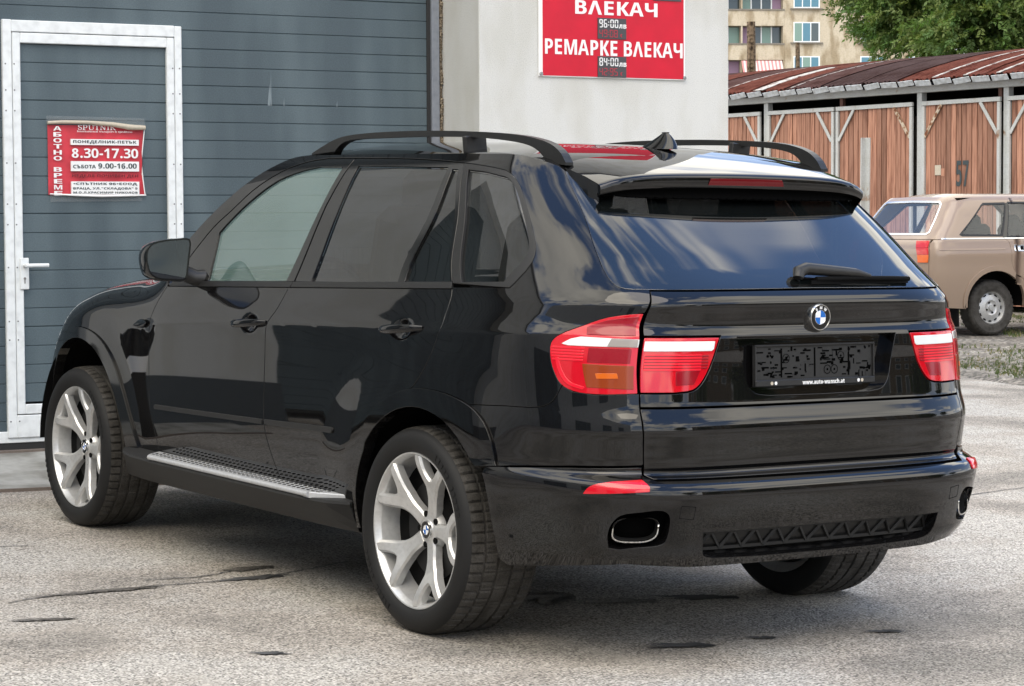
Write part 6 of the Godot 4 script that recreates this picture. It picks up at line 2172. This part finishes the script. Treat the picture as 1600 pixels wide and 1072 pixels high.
		panel("sill", car, ch, on.call(joined([[0.40, 0.24 + 0.06, 0.40, 0.34, 1.98, 0.34, 1.98, 0.30]])), [], M.dark, 0.05, -0.01, 0.02)
		# tail lamp: red over amber
		for e in [[0.915, 0.985, M.lamp_red], [0.845, 0.913, M.lamp_red], [0.765, 0.843, M.lamp_orange]]:
			panel("tail_lamp", car, ch, on.call(joined([[-0.842, e[0], -0.842, e[1], -1.03 + (0.985 - e[1]) * 0.2, e[1], -1.03 + (0.985 - e[0]) * 0.2, e[0]]])), [], e[2], 0.03, 0.012, 0.02, 0.001)
		# wheel housing and mud flap
		for zc in [0.0, 2.424]:
			var hb := MB.new()
			var first := hb.v.size()
			for k in 21:
				var a := lerpf(0.0, PI, k / 20.0)
				var d := Vector3(0, sin(a), -cos(a))
				hb.vert(Vector3(-side * 0.78, 0.30, -zc) + d * 0.39, -d)
				hb.vert(Vector3(-side * 0.45, 0.30, -zc) + d * 0.39, -d)
			for k in 20:
				hb.quad(first + k * 2, first + k * 2 + 1, first + k * 2 + 3, first + k * 2 + 2)
			put("wheel_housing", hb, M.dark, car)
		wbox("mud_flap", car, M.dark, side * 0.63 - 0.11, side * 0.63 + 0.11, 0.10, 0.36, 0.445, 0.46)
	# inside of the shell, tail, roof
	panel("tail_panel", car, ch, whole(ch, joined([[ch.smin, 1.0, -0.80, 1.0, -0.835, 0.99, -0.835, 0.46, ch.smin, 0.46]])), [], M.beige, 0.05)
	var rw := joined([[ch.smin, 1.055, -0.92, 1.055, -0.885, 1.075, -0.885, 1.36, -0.92, 1.385, ch.smin, 1.392]])
	panel("tailgate", car, ch, whole(ch, joined([[ch.smin, 1.003, -0.80, 1.003, -0.770, 1.02, -0.69, 1.10, -0.70, 1.40, -0.75, 1.438, ch.smin, 1.445]])), [whole(ch, rw)], M.beige, 0.05, 0.0, 0.02, 0.002)
	panel("rear_window", car, ch, whole(ch, rw), [], M.old_glass, 0.1, -0.004, 0.0, 0.0)
	panel("window_trim", car, ch, whole(ch, joined([[ch.smin, 1.045, -0.915, 1.045, -0.873, 1.068, -0.873, 1.365, -0.912, 1.395, ch.smin, 1.402]])), [whole(ch, joined([[ch.smin, 1.062, -0.925, 1.062, -0.893, 1.080, -0.893, 1.356, -0.925, 1.378, ch.smin, 1.385]]))], M.old_chrome, 0.03, 0.006, 0.012, 0.0)
	wbox("bumper", car, M.satin, -0.80, 0.80, 0.42, 0.55, 0.80, 0.90, 0.02)
	wbox("number_plate", car, M.white, -0.26, 0.26, 0.62, 0.73, 0.815, 0.835, 0.002)
	var rf := MB.new()
	var rows := 24
	var cols := 14
	for k in rows + 1:
		var s := lerpf(-0.74, 1.12, float(k) / rows)
		var e := ch.at(s - ch.smin, 1.4285)
		for j in cols + 1:
			var t := lerpf(1.0, -1.0, float(j) / cols)
			var y := e.y + (0.050 if k > 1 and k < rows else 0.010) * (1 - pow(absf(t), 2.5)) * smoothstep(-0.78, -0.45, s)
			rf.vert(Vector3(e.x * t, y, e.z), Vector3(-t * absf(t) * 0.8 * side_sign(), 1, 0.25 * (1 - smoothstep(-0.7, -0.1, s))).normalized())
	for k in rows:
		for j in cols:
			var o := k * (cols + 1) + j
			rf.quad(o, o + 1, o + cols + 2, o + cols + 1)
	put("roof", rf, M.beige, car)
	var bn := MB.new()
	bn.face([Vector3(-0.76, 0.985, -1.75), Vector3(0.76, 0.985, -1.75), Vector3(0.72, 0.92, -3.06), Vector3(-0.72, 0.92, -3.06)], Vector3.UP)
	bn.face([Vector3(-0.60, 1.42, -1.10), Vector3(0.60, 1.42, -1.10), Vector3(0.70, 1.0, -1.72), Vector3(-0.70, 1.0, -1.72)], Vector3(0, 0.8, -0.6))
	put("bonnet", bn, M.beige, car)
	var fl := MB.new()
	fl.box(Vector3(0, 0.42, -1.1), Vector3(1.06, 0.10, 3.6))
	fl.box(Vector3(0, 0.66, -0.15), Vector3(1.06, 0.40, 1.0))
	fl.box(Vector3(0, 0.80, -0.15), Vector3(1.42, 0.06, 1.1))
	put("floor_pan", fl, M.dark, car)
	for x in [-0.33, 0.33]:
		var st := MB.new()
		st.box(Vector3(x, 0.85, -0.62), Vector3(0.46, 0.62, 0.14), Basis(Vector3.RIGHT, 0.2), 0.05)
		st.box(Vector3(x, 1.17, -0.54), Vector3(0.27, 0.17, 0.09), Basis(Vector3.RIGHT, 0.15), 0.04)
		st.box(Vector3(x, 0.90, 0.02 - 1.42), Vector3(0.46, 0.58, 0.14), Basis(Vector3.RIGHT, 0.2), 0.05)
		st.box(Vector3(x, 1.20, -1.34), Vector3(0.27, 0.17, 0.09), Basis(Vector3.RIGHT, 0.15), 0.04)
		put("seat", st, M.dark, car)
	# wheels: knobbly tyre on a painted steel disc
	var wh := Node3D.new()
	wh.name = "wheel"
	var ty := MB.new()
	var prof := [[0.165, -0.005], [0.20, -0.018], [0.255, -0.022], [0.278, -0.010], [0.291, 0.008], [0.295, 0.03], [0.295, 0.14], [0.288, 0.165], [0.25, 0.19], [0.165, 0.175]]
	for k in prof.size() - 1:
		var first := ty.v.size()
		var p := Vector2(prof[k][0], prof[k][1])
		var q := Vector2(prof[k + 1][0], prof[k + 1][1])
		var e := (q - p).normalized()
		for j in 145:
			var a := TAU * j / 144
			var d := Vector3(0, sin(a), cos(a))
			for s in [p, q]:
				var r: float = s.x
				if r > 0.27 and (j + (1 if s.y > 0.08 else 0)) % 4 < 1:
					r -= 0.012
				ty.vert(d * r + Vector3(s.y, 0, 0), d * e.y + Vector3(-e.x, 0, 0))
		for j in 144:
			var o := first + j * 2
			ty.quad(o, o + 1, o + 3, o + 2)
	put("tyre", ty, M.rubber, wh)
	var rm := MB.new()
	rm.lathe([Vector2(0.172, 0.004), Vector2(0.176, -0.004), Vector2(0.172, -0.008), Vector2(0.163, 0.0), Vector2(0.157, 0.022), Vector2(0.150, 0.030), Vector2(0.128, 0.022), Vector2(0.095, 0.006), Vector2(0.078, 0.004), Vector2(0.062, 0.016), Vector2(0.045, 0.018), Vector2(0.03, 0.012), Vector2(0.028, -0.004), Vector2(0.0, -0.006)], 48)
	put("steel_disc", rm, M.silver_paint, wh)
	var sl := MB.new()
	for k in 12:
		var a := TAU * k / 12
		var d := Vector3(0, sin(a), cos(a))
		sl.box(d * 0.140 + Vector3(0.023, 0, 0), Vector3(0.006, 0.014, 0.036), Basis(Vector3.RIGHT, d, Vector3.RIGHT.cross(d)), 0.002)
	for k in 4:
		var a := TAU * k / 4 + 0.4
		sl.lathe([Vector2(0, -0.004), Vector2(0.010, -0.002), Vector2(0.011, 0.012)], 8, Vector3(0.008, sin(a) * 0.055, cos(a) * 0.055))
	put("disc_slot", sl, M.dark, wh)
	for e in [[-0.70, 0.0], [-0.70, 2.424], [0.70, 0.0], [0.70, 2.424]]:
		var w: Node3D = wh if e[0] < -0.6 and e[1] == 0.0 else wh.duplicate()
		w.name = "wheel"
		car.add_child(w, true)
		w.position = Vector3(e[0] - signf(e[0]) * 0.0, 0.288, -e[1])
		w.rotation.y = 0.0 if e[0] < 0 else PI

func side_sign() -> float:
	return 1.0

# ---------------------------------------------------------------- the far apartment block
func apartment() -> void:
	var o := Vector3(120.6, 0, -138.9)
	var d := Vector3(4.65, 0, 2.7).normalized()             # along the front to the right
	var xf := Transform3D(Basis(d, Vector3.UP, d.cross(Vector3.UP)), o)
	var a := base("apartment_block", xf, "far cream apartment block with glazed loggias and a red striped awning", "building")
	# right bay flush, left bay of loggias; x = 0 is the line between them
	wbox("wall", a, M.block, 0.0, 14.0, -2.0, 33.0, -9.0, 0.0)
	wbox("wall", a, M.block, -16.0, -0.02, -2.0, 33.0, -9.0, -1.35)
	for f in 12:
		var y := 1.93 + 2.745 * f                            # underside of each sill
		# right bay: three-light windows
		for x in [0.72, 6.2, 10.0]:
			var wn := wbox("window", a, M.door_alu, x, x + 2.15, y + 0.10, y + 1.72, -0.03, 0.06)
			for k in 3:
				wbox("pane", wn, [M.pane_blue, M.pane_green, M.pane_blue, M.pane][(f + k) % 4 if f != 6 else 0], x + 0.09 + k * 0.68, x + 0.09 + k * 0.68 + 0.59, y + 0.2, y + 1.63, 0.05, 0.075)
			wbox("sill", wn, M.block_dark, x - 0.25, x + 2.4, y - 0.02, y + 0.08, -0.02, 0.22)
		# left bay: parapet, then glazing and curtains set back
		for bay in [[-3.42, -0.10], [-7.4, -3.52], [-11.0, -7.5]]:
			var pr := wbox("parapet", a, M.block, bay[0] - 0.05, bay[1] + 0.08, y - 1.32, y - 0.10, -1.4, 0.02)
			wbox("coping", pr, M.block_dark, bay[0] - 0.05, bay[1] + 0.10, y - 0.10, y + 0.02, -1.4, 0.08)
			var bk := wbox("loggia_back", a, M.loggia, bay[0], bay[1], y - 0.05, y + 1.42, -1.34, -1.20)
			var w: float = bay[1] - bay[0]
			var mats := [M.pane, M.curtain, M.pane, M.pane_green, M.pane]
			for k in 4:
				var x0: float = bay[0] + w * k / 4.0
				wbox("pane", bk, mats[(k + f * 2 + (1 if bay[0] > -4 else 0)) % 5], x0 + 0.08, x0 + w / 4.0 - 0.05, y + 0.05, y + 1.36, -1.2, -0.9)
				wbox("mullion", bk, M.door_alu, x0 - 0.04, x0 + 0.06, y, y + 1.42, -1.0, -0.84)
			wbox("divider", a, M.block, bay[1] - 0.02, bay[1] + 0.10, y - 1.32, y + 1.42, -1.4, -0.02)
	# striped awning
	var yy := 1.93 + 2.745 * 4
	for k in 22:
		var mb := MB.new()
		var x0 := -3.5 + 3.3 * k / 22.0
		mb.face([Vector3(x0, yy + 1.38, -0.05), Vector3(x0 + 0.15, yy + 1.38, -0.05), Vector3(x0 + 0.15, yy + 0.42, 0.75), Vector3(x0, yy + 0.42, 0.75)], Vector3(0, 0.6, 0.7))
		mb.face([Vector3(x0, yy + 0.42, 0.75), Vector3(x0 + 0.15, yy + 0.42, 0.75), Vector3(x0 + 0.15, yy + 0.28, 0.75), Vector3(x0, yy + 0.28, 0.75)], Vector3.BACK)
		put("awning_stripe", mb, M.awning if k % 2 == 0 else M.awning_pale, a)

# ---------------------------------------------------------------- trees
func spray_mesh(sd: int) -> ArrayMesh:
	# a drooping twig with pairs of narrow leaflets
	var r := RandomNumberGenerator.new()
	r.seed = sd
	var mb := MB.new()
	var n := 7
	for k in n:
		var t := float(k) / (n - 1)
		var p := Vector3(0.02 * sin(t * 5.0), -0.07 * t * t, 0.22 * t)
		for s in ([-1.0, 1.0] if k < n - 1 else [0.0]):
			var dir := Vector3(s * 0.8, r.randf_range(-0.75, 0.25), 0.35 + 0.35 * r.randf()).normalized()
			if s == 0.0:
				dir = Vector3(0, -0.5, 0.85).normalized()
			var L := 0.095 * r.randf_range(0.75, 1.15)
			var w := dir.cross(Vector3(r.randf_range(-0.4, 0.4), 1, r.randf_range(-0.4, 0.4))).normalized() * L * 0.24
			var nn := dir.cross(w).normalized()
			if nn.y < 0: nn = -nn
			mb.tint = Color.WHITE * r.randf_range(0.8, 1.2)
			mb.tint.a = 1.0
			mb.face([p, p + dir * L * 0.4 + w, p + dir * L, p + dir * L * 0.4 - w], nn)
	return mb.mesh()

func tree(called: String, at: Vector3, label: String, crowns: Array, count: int, sd: int, tone: Color, scale := 1.0) -> void:
	var t := base(called, Transform3D(Basis.IDENTITY, at), label, "tree", "")
	var r := RandomNumberGenerator.new()
	r.seed = sd
	var n := FastNoiseLite.new()
	n.seed = sd
	n.frequency = 0.55
	n.fractal_octaves = 3
	var tk := MB.new()
	var top: Vector3 = crowns[0][0]
	tk.tube([Vector3(0, -0.3, 0), Vector3(0.05, 1.0, 0.02), Vector3(0.0, 2.4, 0.1), Vector3(top.x * 0.3, top.y * 0.8, top.z * 0.3), Vector3(top.x * 0.5, top.y * 1.2, top.z * 0.5)], [0.34, 0.27, 0.23, 0.16, 0.05], 10)
	for c in crowns:
		var cc: Vector3 = c[0]
		for k in 4:
			var e := cc + Vector3(r.randf_range(-0.5, 0.5), r.randf_range(-0.2, 0.5), r.randf_range(-0.5, 0.5)) * (c[1] as Vector3)
			tk.tube([Vector3(0, minf(2.2, cc.y * 0.6), 0), (Vector3(0, cc.y * 0.7, 0) + e) * 0.5, e], [0.11, 0.06, 0.02], 6)
	put("trunk", tk, M.bark, t)
	var mm := MultiMesh.new()
	mm.transform_format = MultiMesh.TRANSFORM_3D
	mm.use_colors = true
	mm.mesh = spray_mesh(sd)
	var xs := []
	var cs := []
	while xs.size() < count:
		var c: Array = crowns[r.randi_range(0, crowns.size() - 1)]
		var d := Vector3(r.randfn(), r.randfn(), r.randfn()).normalized()
		var rad := pow(r.randf(), 0.42)
		var p: Vector3 = c[0] + d * rad * (c[1] as Vector3)
		var g := n.get_noise_3dv(p * 1.3)
		if g < -0.02 and rad > 0.40 and r.randf() < 0.9:
			continue
		var face := atan2(d.x, d.z) + r.randf_range(-0.9, 0.9)
		var s := scale * r.randf_range(0.8, 1.35)
		xs.append(Transform3D(Basis(Vector3.UP, face) * Basis(Vector3.RIGHT, r.randf_range(-0.5, 1.0)) * Basis(Vector3.BACK, r.randf_range(-1.1, 1.1)) * Basis.from_scale(Vector3.ONE * s), p))
		var k := r.randf_range(0.75, 1.25) * (1.0 + 0.35 * g)
		cs.append(Color(tone.r * k * r.randf_range(0.85, 1.25), tone.g * k, tone.b * k * r.randf_range(0.8, 1.1)))
	mm.instance_count = xs.size()
	for k in xs.size():
		mm.set_instance_transform(k, xs[k])
		mm.set_instance_color(k, cs[k])
	var o := MultiMeshInstance3D.new()
	o.multimesh = mm
	o.material_override = M.leaf
	o.name = "crown"
	t.add_child(o)
	tag(o, "", "", "", "stuff")

func background() -> void:
	apartment()
	# two old poles behind the lock-ups
	for e in [[Vector3(26.0, 0, -30.3), 5.46, 0.115, "taller weathered wooden pole behind the lock-up roof, by the red awning"], [Vector3(26.77, 0, -29.75), 5.03, 0.06, "shorter thin brown wooden pole behind the lock-up roof, right of the awning"]]:
		var p := base("wooden_pole", Transform3D(Basis.IDENTITY, e[0]), e[3], "pole", "")
		var mb := MB.new()
		mb.tube([Vector3(0.05, -0.3, 0), Vector3(0, e[1] * 0.5, 0), Vector3(-0.03, e[1], 0)], [e[2], e[2] * 0.9, e[2] * 0.75], 12)
		if e[2] > 0.1:
			mb.tube([Vector3(-0.14, e[1] * 0.80, 0.05), Vector3(-0.10, e[1] * 0.90, 0.03), Vector3(-0.05, e[1] * 1.0, 0.0)], [0.02, 0.045, 0.04], 8)
		put("trunk", mb, M.bark, p)
	var gt := yard_y(24, -22)
	tree("ash_tree", Vector3(27.9, gt, -24.5), "bright green ash tree drooping over the lock-up roof beside the apartment block", [[Vector3(-0.6, 5.0, -0.3), Vector3(2.5, 1.7, 2.3)], [Vector3(0.2, 6.6, 0.3), Vector3(3.0, 2.2, 2.8)], [Vector3(-1.4, 6.2, -1.9), Vector3(1.7, 1.7, 1.7)], [Vector3(0.4, 4.6, 1.3), Vector3(2.0, 1.3, 1.9)], [Vector3(0.5, 8.4, 0.5), Vector3(2.7, 2.0, 2.7)]], 34000, 3, Color(0.15, 0.235, 0.075), 0.85)
	tree("ash_tree", Vector3(29.4, gt, -22.2), "deeper green ash tree behind the lock-ups, right of the bright one", [[Vector3(0, 5.4, 0), Vector3(2.9, 2.1, 2.6)], [Vector3(0.4, 7.2, 0.8), Vector3(3.0, 2.3, 3.0)], [Vector3(-0.5, 4.7, 1.6), Vector3(2.2, 1.4, 2.0)]], 26000, 8, Color(0.105, 0.185, 0.068), 0.85)
	tree("ash_tree", Vector3(28.2, gt, -19.4), "dark green ash tree at the picture's upper right edge", [[Vector3(0, 5.2, 0), Vector3(2.8, 2.1, 2.6)], [Vector3(0.4, 7.2, -0.6), Vector3(3.0, 2.3, 3.0)]], 20000, 14, Color(0.10, 0.17, 0.068), 0.85)
	behind_camera()

# what the tail of the black car mirrors: a street edge behind the photographer
func behind_camera() -> void:
	var k := 0
	var spots := [[38, 24, 6.5], [46, 33, 8.5], [31, 42, 7.0], [55, 22, 9.0], [20, 46, 7.5], [8, 44, 8.5], [62, 40, 8.0]]
	var kinds := ["low round tree far right behind the photographer, mirrored in the tailgate", "broad tree behind the photographer beside the brown block", "tree behind the photographer in front of the brown block", "tallest tree behind the photographer at the far right", "small tree behind the photographer to the left of the brown block", "leafy tree straight behind the photographer", "distant tree to the right of the brown block"]
	for s in spots:
		var x: float = s[0]
		var z: float = s[1]
		var h: float = s[2]
		tree("street_tree", Vector3(x, yard_y(x, z), z), kinds[k], [[Vector3(0, h * 0.62, 0), Vector3(h * 0.42, h * 0.36, h * 0.42)], [Vector3(0.4, h * 0.8, 0.5), Vector3(h * 0.3, h * 0.25, h * 0.3)]], 1500, 40 + k, Color(0.05, 0.09, 0.03), 2.4)
		k += 1
	var b := base("brown_block", Transform3D(Basis(Vector3.UP, -2.5), Vector3(44, yard_y(44, 56) - 0.2, 56)), "four-storey brown block with rows of windows behind the photographer", "building")
	wbox("wall", b, M.soil, -26, 26, -1, 12.5, -8, 0)
	wbox("roof_edge", b, M.block_dark, -26.3, 26.3, 12.5, 12.9, -8.3, 0.3)
	for f in 4:
		for i in 16:
			var wn := wbox("window", b, M.door_alu, -25 + i * 3.15, -23.4 + i * 3.15, 1.0 + f * 3.0, 2.6 + f * 3.0, 0.0, 0.06)
			wbox("pane", wn, M.pane, -24.9 + i * 3.15, -23.5 + i * 3.15, 1.1 + f * 3.0, 2.5 + f * 3.0, 0.05, 0.08)

# ---------------------------------------------------------------- everything
func _ready() -> void:
	yard = Transform3D(Basis(Quaternion(GRAV.normalized(), Vector3.UP)), Vector3.ZERO)
	var cam := Camera3D.new()
	cam.name = "camera"
	add_child(cam)
	cam.transform = Transform3D(Basis(CAM_R, CAM_U, -CAM_F).orthonormalized(), CAM_AT)
	cam.fov = 16.5706
	cam.near = 0.1
	cam.far = 900.0
	cam.current = true
	var sky := PanoramaSkyMaterial.new()
	sky.panorama = sky_picture()
	sky.energy_multiplier = SKY_POWER
	var env := Environment.new()
	env.background_mode = Environment.BG_SKY
	env.sky = Sky.new()
	env.sky.sky_material = sky
	env.tonemap_mode = Environment.TONE_MAPPER_LINEAR
	env.tonemap_exposure = EXPOSURE
	env.sdfgi_enabled = true
	env.ssao_enabled = true
	env.ssil_enabled = true
	var we := WorldEnvironment.new()
	we.name = "world_environment"
	we.environment = env
	add_child(we)
	var sun := DirectionalLight3D.new()
	sun.name = "sun"
	sun.light_energy = SUN_POWER
	sun.light_color = Color(1.0, 0.95, 0.87)
	sun.light_angular_distance = SUN_SIZE
	sun.shadow_enabled = true
	add_child(sun)
	sun.look_at_from_position(SUN_FROM, Vector3.ZERO, Vector3.UP)
	make_materials()
	var dw := Vector3(0.9953187, 0, 0.09664723)
	shop = Transform3D(Basis(dw, Vector3.UP, Vector3(-0.09664723, 0, 0.9953187)), Vector3(-0.32869757, 0, -5.14221945))
	ground()
	workshop()
	price_sign()
	hours_notice()
	lockups()
	background()
	estate()
	build_suv()

const CAM_AT := Vector3(-5.20657924, 1.42633576, 6.86091269)
const CAM_R := Vector3(0.82696002, -0.00470744, 0.56224102)
const CAM_U := Vector3(0.03294178, 0.99865289, -0.04009034)
const CAM_F := Vector3(0.5612949, -0.05167433, -0.82600109)
const SUN_FROM := Vector3(-3.0, 7.0, 3.5)
const SUN_POWER := 0.5
const SUN_SIZE := 50.0
const SKY_POWER := 1.0
const EXPOSURE := 1.46
